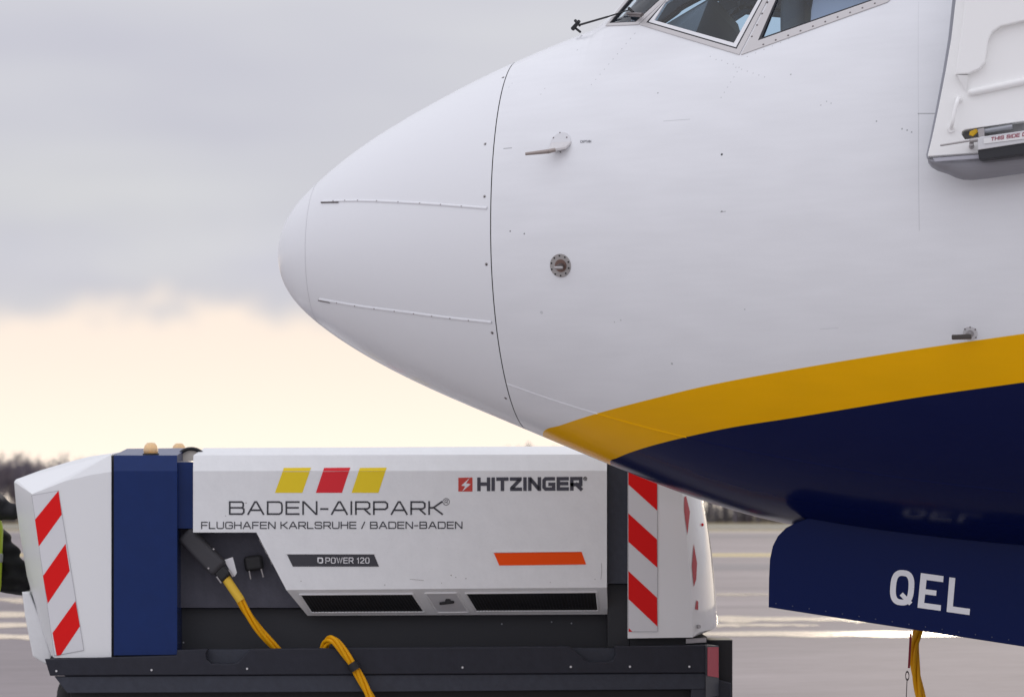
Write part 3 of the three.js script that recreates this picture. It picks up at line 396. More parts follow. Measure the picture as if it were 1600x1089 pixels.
// nose gear doors, with the registration letters
{
  const navy = mat(rgb(0.002, 0.009, 0.065), 0.22, { specularIntensity: 0.25 }), l = 0.42;
  const outline = [[1202.5, 948], [1203, 905], [1204.5, 874], [1209, 853], [1217, 838], [1229, 826], [1246, 817], [1262, 811], [1760, 816], [1760, 1034]];
  const sh = new THREE.Shape(outline.map(([x, y]) => { const p = atL(x, y, l); return new THREE.Vector2(p.x, p.y); }));
  const g = new THREE.ExtrudeGeometry(sh, { depth: 0.02, bevelEnabled: true, bevelThickness: 0.006, bevelSize: 0.004, bevelSegments: 3 }); g.translate(0, 0, l - 0.026);
  for (const m of [false, true]) {
    const d = part('nose_gear_door', m ? mirrorGeo(clean(g)) : g, navy, plane, 'navy blue nose gear door');
    if (m) continue;
    const mp = ([x, y], k) => atL(x, y, l + 0.0012 + k), out = [];
    const tri = (P) => { const s = THREE.ShapeUtils.triangulateShape(P.map(([x, y]) => new THREE.Vector2(x, y)), []); const t = []; s.forEach((f) => f.forEach((i) => t.push(mp(P[i], 0.0006)))); return t; };
    const E = [[1434.5, 949.5], [1439.7, 895.3], [1475.2, 900.2], [1474.6, 909.6], [1448.6, 906.2], [1447.2, 920.6], [1464.3, 922.8], [1463.6, 930.8], [1446.4, 928.6], [1444.8, 942], [1471.2, 945.6], [1470.6, 954.4]];
    const Lp = [[1480, 956], [1484.3, 902], [1493.6, 903.2], [1489.8, 947.6], [1516.6, 951.4], [1515.8, 961]];
    const q = []; for (let i = 0; i <= 32; i++) { const a = i / 32 * 2 * Math.PI, ca = Math.cos(a), sa = Math.sin(a), ex = Math.sign(ca) * Math.pow(Math.abs(ca), 0.72) * 14.2, ey = Math.sign(sa) * Math.pow(Math.abs(sa), 0.72) * 23; q.push([1410.5 + ex - ey * 0.075, 918.3 + ey + ex * 0.09]); }
    const qo = []; ribbon(q, 4.5, mp, 0.0006, qo); ribbon([[1409, 928], [1424, 943.5]], 3.4, mp, 0.0011, qo);
    part('letter', triGeo(qo), M.printWhite, d, 'white letter Q'); part('letter', triGeo(tri(E)), M.printWhite, d, 'white letter E'); part('letter', triGeo(tri(Lp)), M.printWhite, d, 'white letter L');
    const sc = []; for (let i = 0; i < 15; i++) { const p = atL(1213 + i * 26, 943 + i * 4.05, l); sc.push(rod(p, p.clone().add(V(0, 0, 0.003)), 0.004, 0.003, 8)); } part('rivet', merge(sc), mat(rgb(0.05, 0.06, 0.12), 0.4), d).userData.kind = 'stuff';
  }
  // hinge arms
  for (const x of [1284, 1495]) { const a = atL(x, 812, 0.36), b = atL(x + 2, 850, 0.36); part('hinge_arm', rod(b, a, 0.02, 0.02, 10), M.black, plane); }
}
{ // nose gear
  const s = 4.95, g = part('nose_gear', merge([rod(V(s, 0.34, 0), V(s, 1.5, 0), 0.06, 0.08, 16), rod(V(s, 0.34, -0.26), V(s, 0.34, 0.26), 0.04, 0.04, 12), rod(V(s + 0.05, 0.75, 0), V(s + 0.7, 1.45, 0), 0.03, 0.03, 10)]), M.steel, plane);
  for (const z of [-0.21, 0.21]) { const w = new THREE.TorusGeometry(0.235, 0.105, 14, 36); w.translate(s, 0.34, z); part('tyre', w, M.rubber, g); part('rim', rod(V(s, 0.34, z - 0.06), V(s, 0.34, z + 0.06), 0.15, 0.15, 24), M.metalGrey, g); }
}
// the open entry door, folded forward against the fuselage: its inner face shows
{
  const l = 2.0, S2 = (P, L = l) => new THREE.Shape(P.map(([x, y]) => { const p = atL(x, y, L); return new THREE.Vector2(p.x, p.y); }));
  const slab = (P, L, depth, bev = 0.004, hole) => { const sh = S2(P, L); if (hole) sh.holes.push(new THREE.Path(hole.map(([x, y]) => { const p = atL(x, y, L); return new THREE.Vector2(p.x, p.y); }))); const g = new THREE.ExtrudeGeometry(sh, { depth, bevelEnabled: true, bevelThickness: bev, bevelSize: bev, bevelSegments: 3, curveSegments: 8 }); g.translate(0, 0, L - depth - bev); return g; };
  const left = [[1497, -60], [1494, 0], [1487, 60], [1478, 112], [1467, 168], [1457, 215], [1450.5, 241]];
  const door = part('entry_door', slab([...left.map(([x, y]) => [x + 1.5, y]), [1452, 243], [1532, 237.5], [1720, 224], [1720, -420], [1560, -420], [1510, -200]], l, 0.13, 0.004, [[1502, 210], [1503, 205], [1508, 201.5], [1600, 188], [1700, 173], [1700, 198], [1600, 210], [1508, 219]]), M.doorWhite, plane, 'white inner face of the open entry door');
  part('outer_skin', slab([...left.map(([x, y], i) => [x - 4.5 + i * 0.55, y]), [1450, 246], [1724, 228], [1724, -424], [1552, -424], [1503, -200]], l - 0.14, 0.03), mat(rgb(0.32, 0.33, 0.37), 0.5), door);
  part('door_lining', slab([[1526, -200], [1511, 0], [1504, 60], [1496, 114], [1513, 113], [1529, 106], [1538, 96], [1543, 62], [1550, 48], [1563, 39], [1600, 30], [1720, 6], [1720, -200]], l + 0.045, 0.035, 0.008), M.doorWhite, door);
  part('lining_corner', new ConvexGeometry([atL(1496, 117, l + 0.045), atL(1514, 117, l + 0.03), atL(1511, 143, l + 0.006), atL(1496, 117, l), atL(1514, 117, l), atL(1509, 140, l)]), M.doorWhite, door);
  const led = (x0, y0, x1, y1, r, o, m, nm, sub = door, lab) => { const a = atL(x0, y0, l + o), b = atL(x1, y1, l + o); return part(nm, merge([rod(a, b, r, r, 18), new THREE.SphereGeometry(r, 14, 10).translate(a.x, a.y, a.z)]), m, sub, lab); };
  led(1519, 144, 1720, 101, 0.019, 0.012, M.doorWhite, 'door_ledge');
  const h = [atL(1499, 154, l), atL(1497, 157, l + 0.045), atL(1493, 172, l + 0.055), atL(1489, 192, l + 0.05), atL(1487, 202, l)]; part('grab_handle', tubeAlong(h, 0.011, 30, 10), M.doorWhite, door);
  for (const [x, y] of [[1499, 155], [1487, 202]]) part('handle_foot', rod(atL(x, y, l), atL(x, y, l + 0.016), 0.02, 0.017, 16), M.doorWhite, door);
  part('slot_back', slab([[1490, 225], [1490, 195], [1715, 160], [1715, 205]], l - 0.1, 0.004, 0.001), mat(rgb(0.36, 0.36, 0.37), 0.6), door);
  led(1533, 206, 1583, 197.5, 0.0135, -0.01, M.metalGrey, 'latch_bar'); part('latch_clamp', slab([[1529, 202], [1538, 200], [1539, 213], [1531, 215]], l + 0.02, 0.05, 0.002), M.steel, door);
  part('yellow_strap', slab([[1517, 206], [1526, 202], [1529, 205], [1521, 212], [1516, 210]], l - 0.005, 0.012, 0.003), mat(rgb(0.7, 0.42, 0.01), 0.6), door, 'yellow strap in the door slot');
  const box = part('girt_bar', slab([[1530, 217], [1533, 215], [1720, 188], [1720, 205], [1600, 222], [1530, 233]], l + 0.11, 0.09, 0.004), mat(rgb(0.66, 0.66, 0.68), 0.4), door, 'grey bar lettered in red across the door');
  part('girt_bar_base', slab([[1530, 234.5], [1600, 223.5], [1720, 207], [1720, 222], [1600, 239.5], [1536, 248.5], [1532, 247.5]], l + 0.1, 0.08, 0.004), M.charDark, door);
  part('bar_label', slab([[1538, 216.5], [1720, 189.5], [1720, 201], [1600, 217], [1538, 224.5]], l + 0.1155, 0.001, 0.0004), mat(rgb(0.8, 0.8, 0.8), 0.4), box);
  part('lettering', lettering('THIS SIDE D', 1549, 1604, 214.4, 220.2, 0.55, ([x, y], k) => atL(x, y, l + 0.1172 + k), { slope: -0.145, lean: 0.14, gap: 0.5 }), mat(rgb(0.3, 0.02, 0.06), 0.5), box);
  led(1471.5, 227, 1521, 219, 0.0055, 0.09, M.steel, 'pull_rod'); led(1519, 219.5, 1531, 217.5, 0.0115, 0.09, M.steel, 'rod_collar'); part('rod_foot', rod(atL(1519, 229, l), atL(1519, 224, l + 0.075), 0.014, 0.012, 14), M.steel, door);
  // curved grey sill cover at the foot of the door
  const bus = [[1450, 247], [1451.5, 255], [1456, 261], [1466, 267], [1482, 272], [1494, 277.5], [1506, 281], [1520, 281.5], [1545, 279], [1600, 271], [1720, 258]], t = [], rows = [];
  for (let i = 0; i < bus.length; i++) { const [x, y] = bus[i], top = mix(246.5, 226, clamp((x - 1450) / 270)), r = []; for (let k = 0; k <= 8; k++) { const q = k / 8; r.push(atL(x, mix(top, y, q), l - 0.03 + 0.05 * Math.sin(q * Math.PI * 0.5) - 0.09 * q * q)); } rows.push(r); }
  for (let i = 0; i < rows.length - 1; i++) for (let k = 0; k < 8; k++) t.push(rows[i][k], rows[i][k + 1], rows[i + 1][k + 1], rows[i][k], rows[i + 1][k + 1], rows[i + 1][k]);
  part('door_foot_cover', triGeo(t), mat(rgb(0.3, 0.3, 0.33), 0.42, { metalness: 0.3 }), door, 'grey curved cover along the bottom of the open door');
  part('kick_strip', slab([[1459, 247.5], [1530, 242], [1530, 247], [1462, 252]], l + 0.022, 0.01, 0.002), mat(rgb(0.45, 0.45, 0.5), 0.4, { metalness: 0.4 }), door);
}

// ------------------------------------------------------------------ the ground power unit
const GZ = -24, gpu = thing('ground_power_unit', 'white and blue ground power trailer with red striped ends behind the nose', 'power unit', V(onZ(580, 900, GZ).x, 0, GZ - 0.88));
const gl = (p) => p.clone().sub(gpu.position), gp = (x, y, w = 0) => gl(onZ(x, y, GZ - w));
const back = (p, w) => V(p.x, p.y, p.z - w);                            // straight back, parallel to the unit's length
const slabG = (P, w, depth, bev = 0.004, seg_ = 2) => { const sh = new THREE.Shape(P.map(([x, y]) => { const p = gp(x, y, w); return new THREE.Vector2(p.x, p.y); })); const g = new THREE.ExtrudeGeometry(sh, { depth, bevelEnabled: bev > 0, bevelThickness: bev, bevelSize: bev, bevelOffset: -bev, bevelSegments: seg_ }); g.translate(0, 0, GZ - gpu.position.z - w - depth - bev); return g; };
const quad = (t, a, b, c, d) => t.push(a, b, c, a, c, d);
const HALF = 0.88;                                                       // half the width of the unit, ridge line
const mirrorW = (p) => V(p.x, p.y, -p.z);                                // gpu.position.z lies on the ridge line
{
  // main white canopy
  const t = [], A = [gp(301, 832), gp(400, 832), gp(447, 922), gp(480, 962, 0.2), gp(950, 960, 0.2), gp(948.5, 918), gp(948.5, 735.5), gp(948.5, 710, 0.05), gp(301.5, 711.5, 0.05), gp(301, 736)];
  const n = A[3].clone().sub(A[2]).cross(A[5].clone().sub(A[2])).normalize(); if (n.z < 0) n.negate();
  const onFacet = (x, y, off) => { const d = ray(x, y), o = gl(CAM), k = n.dot(A[2].clone().addScaledVector(n, off).sub(o)) / n.dot(d); return o.addScaledVector(d, k); };
  A[4] = onFacet(950, 960, 0);
  quad(t, A[9], A[0], V(A[1].x, A[1].y, A[1].z), V(A[1].x, mix(A[9].y, A[6].y, 0.15), A[9].z)); const mid = V(A[1].x, mix(A[9].y, A[6].y, 0.15), A[9].z), mid2 = V(A[2].x, mix(A[9].y, A[6].y, 0.22), A[9].z);
  quad(t, mid, A[1], A[2], mid2); quad(t, mid2, A[2], A[5], A[6]);
  const canopyFacet = []; quad(canopyFacet, A[2], A[3], A[4], A[5]);
  quad(t, A[8], A[9], A[6], A[7]);
  const R0 = gp(321, 700, HALF), R1 = gp(943, 697, HALF); R0.x = A[8].x; R1.x = A[7].x;
  quad(t, R0, A[8], A[7], R1);
  for (const q of [[A[8], A[9], A[6], A[7]], [R0, A[8], A[7], R1]]) quad(t, ...q.map(mirrorW));
  const lowB = [V(A[0].x, A[0].y, -A[0].z), V(A[5].x, A[5].y, -A[5].z)]; quad(t, mirrorW(A[9]), lowB[0], lowB[1], mirrorW(A[6]));
  const D = 0.3; for (const [a, b] of [[0, 1], [1, 2], [2, 3], [3, 4], [4, 5], [5, 6], [6, 7], [8, 9], [9, 0]]) quad(t, A[a], A[b], V(A[b].x, A[b].y, A[0].z - D), V(A[a].x, A[a].y, A[0].z - D));
  for (const x of [0, 1]) { const a = x ? A[7] : A[8], b = x ? A[6] : A[9], r = x ? R1 : R0; t.push(a, r, b, r, mirrorW(a), mirrorW(b), r, b, mirrorW(b)); }
  const canopy = part('canopy', triGeo(t), M.gpuWhite, gpu, 'white canopy with airport lettering'); part('canopy_facet', triGeo(canopyFacet), M.gpuWhite, canopy);
  // lower facet carries two grilles and a latch pan
  const facetPoly = (P, off, depth) => { const f = P.map((p) => onFacet(p[0], p[1], off)), b = f.map((p) => p.clone().addScaledVector(n, -depth)), s = THREE.ShapeUtils.triangulateShape(P.map((p) => new THREE.Vector2(p[0], p[1])), []), o = []; s.forEach((q) => q.forEach((i) => o.push(f[i]))); f.forEach((p, i) => { const j = (i + 1) % f.length; quad(o, p, f[j], b[j], b[i]); }); return triGeo(o); };
  for (const P of [[[468, 929], [644, 928], [663, 956], [486, 957]], [[727, 927], [932, 925], [935, 954], [744, 955]]]) {
    const g = part('vent_grille', facetPoly(P, 0.004, 0.003), M.black, canopy, 'black vent grille under the canopy'); const sl = [], k = Math.round((P[1][0] - P[0][0]) / 5.2);
    for (let i = 1; i < k; i++) { const a = [mix(P[0][0], P[1][0], i / k), mix(P[0][1], P[1][1], i / k)], b = [mix(P[3][0], P[2][0], i / k), mix(P[3][1], P[2][1], i / k)]; sl.push(rod(onFacet(a[0], a[1], 0.006), onFacet(b[0], b[1], 0.006), 0.0022, 0.0022, 5)); }
    const s = part('grille_bar', merge(sl), M.charDark, g); s.userData.kind = 'stuff';
    const e = 2.2, fr = []; for (let i = 0; i < 4; i++) { const a = P[i], b = P[(i + 1) % 4]; fr.push(rod(onFacet(a[0], a[1], 0.004), onFacet(b[0], b[1], 0.004), 0.006, 0.006, 8)); } part('grille_frame', merge(fr), M.gpuWhite, g);
  }
  const pan = part('latch_pan', facetPoly([[664, 927], [713, 926.5], [732, 956.5], [683, 957]], 0.003, 0.002), mat(rgb(0.6, 0.6, 0.62), 0.4), canopy); const lp = onFacet(698, 942, 0.012), lg = new RoundedBoxGeometry(0.095, 0.018, 0.02, 2, 0.007); lg.rotateZ(0.12); lg.translate(lp.x, lp.y, lp.z); part('latch_handle', lg, M.black, pan); { const a = rod(onFacet(700, 939, 0.002), onFacet(700, 939, 0.014), 0.02, 0.018, 14); part('latch_lock', a, M.black, pan); }
  { const fr = []; const P = [[664, 927], [713, 926.5], [732, 956.5], [683, 957]]; for (let i = 0; i < 4; i++) { const a = P[i], b = P[(i + 1) % 4]; fr.push(rod(onFacet(a[0], a[1], 0.002), onFacet(b[0], b[1], 0.002), 0.007, 0.007, 8)); } part('latch_pan_rim', merge(fr), M.gpuWhite, pan); }
  // print on the canopy
  const mp = ([x, y], k) => gp(x, y, -0.0012 - k), tri4 = (P) => { const o = [], q = P.map((p) => mp(p, 0)); quad(o, q[0], q[1], q[2], q[3]); return triGeo(o); };
  const sw = (P, m, lab) => part('logo_bar', tri4(P), m, canopy, lab);
  sw([[441, 737], [483.5, 737], [472, 770], [429, 770]], M.logoYellow, 'yellow slanted bar'); sw([[504, 737], [545, 736.5], [534, 770], [493, 770]], M.logoRed, 'red slanted bar'); sw([[560, 736.5], [602, 736.3], [591, 770], [549, 770]], M.logoYellow, 'yellow slanted bar');
  const up = (x0, x1, sl, m) => { const f = (x, y) => { const q = clamp((736 - y) / 25), p = gp(x, y, 0.05 * q - 0.0025); return p; }, o = []; quad(o, f(x0, 731), f(x0 - 1.9, 736.2), f(x1 - 1.9, 736), f(x1, 730.6)); part('logo_bar', triGeo(o), m, canopy); };
  up(443, 485.5, 0, M.logoYellow); up(506, 547, 0, M.logoRed); up(562, 604, 0, M.logoYellow);
  part('lettering', lettering('BADEN-AIRPARK', 357, 692, 783, 804.5, 1.35, mp, { gap: 0.4 }), M.ink, canopy, 'BADEN-AIRPARK lettering');
  part('lettering', lettering('FLUGHAFEN KARLSRUHE / BADEN-BADEN', 313.5, 722.5, 815.2, 826.6, 0.85, mp, { gap: 0.42, slope: -0.0008 }), M.ink, canopy, 'FLUGHAFEN KARLSRUHE / BADEN-BADEN lettering');
  part('lettering', lettering('HITZINgEr', 745.5, 911, 746, 767.5, 2.75, mp, { gap: 0.52, ws: 0.86, slope: -0.006 }), M.inkGrey, canopy, 'HITZINGER lettering');
  for (const [x, y, r] of [[697, 784, 5.2], [914.5, 748, 2.7]]) { const o = [], c = []; for (let i = 0; i <= 20; i++) c.push([x + Math.cos(i / 20 * 6.2832) * r, y + Math.sin(i / 20 * 6.2832) * r]); ribbon(c, 0.45, mp, 0.0004, o); for (let i = 1; i < GL.R.length; i++) ribbon(GL.R[i].map(([a, b]) => [x - r * 0.38 + a * r * 0.62, y + r * 0.55 - b * r * 1.1]), 0.4, mp, 0.0004 * (1 + i), o); part('registered_mark', triGeo(o), M.ink, canopy); }
  part('logo_square', tri4([[716, 746.5], [716, 768], [738.2, 768], [738.2, 746]]), M.iconRed, canopy, 'small red square with a white bolt');
  { const P = [[734, 746.6], [720.5, 758.8], [727, 759.8], [722, 768], [735.2, 756.6], [728.2, 755]], o = []; for (const q of [[0, 1, 5], [1, 2, 5], [2, 4, 5], [2, 3, 4]]) q.forEach((i) => o.push(mp(P[i], 0.001))); part('logo_bolt', triGeo(o), M.printWhite, canopy); }
  { const o = []; for (const [x, y, q] of [[705, 899, 1.2], [712, 902, 0.9], [728, 904, 1.1], [690, 911, 0.8], [601, 914, 1], [384, 786, 1.2], [352, 806, 0.9], [642, 712, 0], [930, 905, 0.8], [470, 908, 0.9], [860, 910, 0.8]]) if (q) { const a = [x, y - q], b = [x + q, y], c = [x, y + q], d = [x - q * 1.3, y + 0.2]; quad(o, mp(a, 0), mp(d, 0), mp(c, 0), mp(b, 0)); } for (const [x0, y0, x1, y1] of [[404, 843, 416, 866], [418, 868, 424, 882], [952 - 12, 880, 939, 905], [640, 905, 662, 907]]) ribbon([[x0, y0], [mix(x0, x1, 0.5) + 1, mix(y0, y1, 0.5)], [x1, y1]], 0.35, mp, 0.0002, o); part('scuff', triGeo(o), mat(rgb(0.36, 0.34, 0.34), 0.8), canopy).userData.kind = 'stuff'; }
  const plate = part('name_plate', slabG([[448, 866.5], [584, 866.5], [592, 885.3], [457, 885.3]], -0.003, 0.002, 0.001), M.ink, canopy, 'dark plate reading D POWER 120');
  part('plate_lip', slabG([[446, 864.6], [585, 864.6], [585, 866], [446, 866]], -0.006, 0.005, 0.001), M.gpuWhite, plate);
  part('lettering', lettering('D', 495.5, 504.5, 871, 880.5, 1.0, ([x, y], k) => gp(x, y, -0.0045 - k), {}), M.printWhite, plate); part('lettering', lettering('POWER 120', 508, 577, 871, 880.5, 0.65, ([x, y], k) => gp(x, y, -0.0045 - k), { ws: 0.62, gap: 0.34 }), M.printWhite, plate);
  part('reflector', slabG([[771.5, 864], [909, 862.4], [916, 882], [780, 883.6]], -0.003, 0.002, 0.001), M.orange, canopy, 'orange reflector strip'); part('reflector_lip', slabG([[769, 862], [908, 860.6], [908, 862], [769, 863.4]], -0.006, 0.005, 0.001), M.gpuWhite, canopy);
}
{ // blue section
  const t = [], x0 = 177, x1 = 276, r = [[1024, 0], [736, 0], [711.5, 0.05]].map(([y, w]) => [gp(x0, y, w), gp(x1, y - (y > 900 ? 1 : 0), w)]), R = [gp(200, 701, HALF), gp(290, 700, HALF)]; R[0].x = r[2][0].x; R[1].x = r[2][1].x;
  for (let i = 0; i < 2; i++) { quad(t, r[i][0], r[i][1], r[i + 1][1], r[i + 1][0]); quad(t, ...[r[i][0], r[i][1], r[i + 1][1], r[i + 1][0]].map(mirrorW)); } quad(t, r[2][0], r[2][1], R[1], R[0]); quad(t, ...[r[2][0], r[2][1], R[1], R[0]].map(mirrorW));
  for (const k of [0, 1]) { for (let i = 0; i < 2; i++) quad(t, r[i][k], r[i + 1][k], mirrorW(r[i + 1][k]), mirrorW(r[i][k])); t.push(r[2][k], R[k], mirrorW(r[2][k])); }
  const hoop = part('blue_hoop', triGeo(t), M.gpuBlue, gpu, 'blue section with beacons on top');
  part('inner_column', slabG([[276.5, 722], [302, 722], [302, 826], [276.5, 826]], 0.07, 1.62, 0.003), M.gpuBlue, hoop);
  // arched duct between the hoop and the canopy
  const c = gp(298, 720, 0.45); const arc = new THREE.TorusGeometry(0.078, 0.012, 10, 30, Math.PI); arc.scale(1.15, 1, 1); arc.translate(c.x, c.y, c.z); const du = part('duct_arch', arc, M.black, hoop); const pl = new THREE.CircleGeometry(0.075, 24, 0, Math.PI); pl.scale(1.15, 1, 1); pl.translate(c.x, c.y, c.z - 0.02); part('duct_plate', pl, mat(rgb(0.85, 0.78, 0.66), 0.5), du);
  const gap = slabG([[173, 712], [178, 712], [178, 1026], [173, 1026]], 0.05, 1.6, 0.001); part('panel_gap', gap, M.black, hoop);
  // beacons
  const beacon = (px, py, w, k) => { const p = gp(px, py, w), pr = [[0, 0], [0.046, 0], [0.05, 0.022], [0.042, 0.052], [0.026, 0.07], [0, 0.072]].map(([a, b]) => new THREE.Vector2(a, b)); const g = new THREE.LatheGeometry(pr, 8); g.rotateY(0.4); const b = thing('warning_beacon', k ? 'amber beacon on the far side of the blue roof' : 'amber beacon on the near edge of the blue roof', 'beacon', p.clone().add(gpu.position)); const fb = new THREE.CylinderGeometry(0.052, 0.054, 0.014, 20); fb.translate(0, 0.004, 0); part('beacon_base', fb, M.black, b); g.translate(0, 0.009, 0); part('lens', g, M.amber, b, 'pale amber faceted lens'); const inn = new THREE.CylinderGeometry(0.012, 0.016, 0.03, 12); inn.translate(0, 0.024, 0); part('reflector', inn, mat(rgb(0.9, 0.75, 0.45), 0.3), b); };
  beacon(235, 711.2, 0.13, 0); beacon(279, 711.5, 1.2, 1);
}
// end caps, tapering in plan and profile
const hull = (front, side, top, name, lab, m, D = 2 * HALF) => { const P = []; for (const [x, y] of front) { const p = gp(x, y, 0.012); P.push(p, mirrorW(p)); } for (const [x, y, w] of [...side, ...top]) { const p = gp(x, y, w); P.push(p, mirrorW(p)); } const g = new ConvexGeometry(P); return part(name, toCreasedNormals(g, name === 'end_cap' && m === M.gpuWhite ? 0.26 : 0.42), m, gpu, lab); };
const capL = hull([[49, 772], [100, 752], [140, 742.5], [173, 737], [173, 1027], [84, 1028]], [[21, 753, 0.4], [24, 790, 0.4], [30, 833, 0.4], [41, 900, 0.4], [60, 968, 0.38], [79, 1025, 0.34]], [[24, 749, 0.4], [62, 735, 0.4], [105, 722, 0.4], [140, 713, 0.4], [173, 709, 0.2], [196, 705, HALF], [173, 710, 0.06]], 'end_cap', 'white end cap with red striped panel', M.gpuWhite);
const flank = [[1056, 702, 1086], [1066, 770, 1097], [1071, 820, 1106], [1076, 870, 1113.5], [1082, 945, 1120.5], [1082.5, 972, 1122], [1082.5, 990, 1120]].flatMap(([x, y, e]) => [[0.05, 0.3], [0.12, 0.58], [0.22, 0.82], [0.34, 0.95], [0.5, 1]].map(([w, k]) => [mix(x, e, k), y - (y > 980 ? 8 * k : 0), w]));
const capR = hull([[981, 700], [1056, 702], [1066, 770], [1076, 870], [1082, 945], [1082.5, 996], [981, 997.5]], flank, [[975, 698, HALF], [1050, 701, HALF]], 'end_cap', 'white rounded end cap with red striped panel', M.gpuGloss);
part('bumper', slabG([[33, 925], [44, 925], [62, 968], [80, 1030], [70, 1038], [50, 1026], [38, 965]], 0.36, 1.1, 0.01), M.gpuWhite, gpu); part('cap_tread', slabG([[80, 1024], [100, 1026], [100, 1034], [72, 1036]], 0.2, 1.2, 0.004), M.charDark, gpu);
{ // red and white striped panels
  const w = 0.0085, face = (P, k) => { const o = [], q = P.map(([x, y]) => gp(x, y, w - k)); for (let i = 1; i < q.length - 1; i++) o.push(q[0], q[i], q[i + 1]); return triGeo(o); };
  const pL = part('striped_panel', face([[48.5, 774], [90, 767], [130, 1016], [84, 1024.5]], 0), M.sticker, capL, 'white panel with three slanted red stripes');
  for (const P of [[[53.5, 812], [90.5, 766.5], [95.5, 804], [59.5, 854]], [[66, 900], [101.5, 849.5], [108, 892], [73.5, 943]], [[81, 989], [117, 939], [124, 978.5], [94, 1023.5], [87.5, 1024.5]]]) part('stripe', face(P, 0.0012), M.red, pL);
  const pR = part('striped_panel', face([[981.6, 735], [1027.5, 735], [1027.8, 987], [982.4, 987]], 0), M.sticker, capR, 'white panel with slanted red stripes');
  for (const P of [[[982, 735], [1027, 735], [1027.3, 798], [982, 757]], [[982, 802], [1027, 843], [1027.3, 887], [982, 846.5]], [[982, 892], [1027, 934], [1027.6, 979], [982.2, 936]], [[982.6, 981.5], [988.5, 987], [982.6, 987]]]) part('stripe', face(P, 0.0012), M.red, pR);
  const edge = (pan, P) => { const o = []; for (let i = 0; i < P.length; i++) { const a = P[i], b = P[(i + 1) % P.length]; ribbon([a, b], 0.35, ([x, y], k) => gp(x, y, w - k - 0.0004), 0.0001, o); } part('panel_edge', triGeo(o), mat(rgb(0.4, 0.4, 0.42), 0.6), pan); };
  edge(pL, [[48.5, 774], [90, 767], [130, 1016], [84, 1024.5]]); edge(pR, [[981.6, 735], [1027.5, 735], [1027.8, 987], [982.4, 987]]);
  // stripes on the rounded flank, laid on the cap itself
  scene.updateMatrixWorld(true); const rc = new THREE.Raycaster(); let nn = V(1, 0, 0);
  const onF = (x, y) => { rc.set(CAM, ray(x, y)); const h = rc.intersectObject(capR, false)[0]; if (!h) return gp(x, y, 0.3); nn = h.face.normal.clone(); if (nn.z < 0) nn.negate(); return gl(h.point).addScaledVector(nn, 0.003); };
  for (const P of [[[1069, 777], [1072, 775], [1078, 800], [1074, 836], [1069, 800]], [[1084, 850], [1089, 880], [1088, 905], [1084, 917], [1081, 885]], [[1088, 938], [1091, 940], [1091, 953], [1086, 952]]]) { const cx = P.reduce((a, p) => a + p[0], 0) / P.length, cy = P.reduce((a, p) => a + p[1], 0) / P.length, c0 = onF(cx, cy), o = [], dq = dense(P, 6), ring = (k) => dq.map((p) => onF(mix(cx, p[0], k), mix(cy, p[1], k))), r1 = ring(0.5), r2 = ring(1); for (let i = 0; i < dq.length; i++) { const j = (i + 1) % dq.length; o.push(c0, r1[i], r1[j], r1[i], r2[i], r2[j], r1[i], r2[j], r1[j]); } part('stripe', triGeo(o), mat(rgb(0.5, 0.08, 0.09), 0.25), capR, 'narrow red stripe on the rounded end'); }
  const lk = onF(1091, 979); part('cap_lock', rod(lk, lk.clone().addScaledVector(nn, 0.012), 0.013, 0.012, 14), M.steel, capR);
  const rd = onF(1097, 820); part('side_light', new THREE.SphereGeometry(0.01, 12, 8).translate(rd.x, rd.y, rd.z), M.red, capR);
}
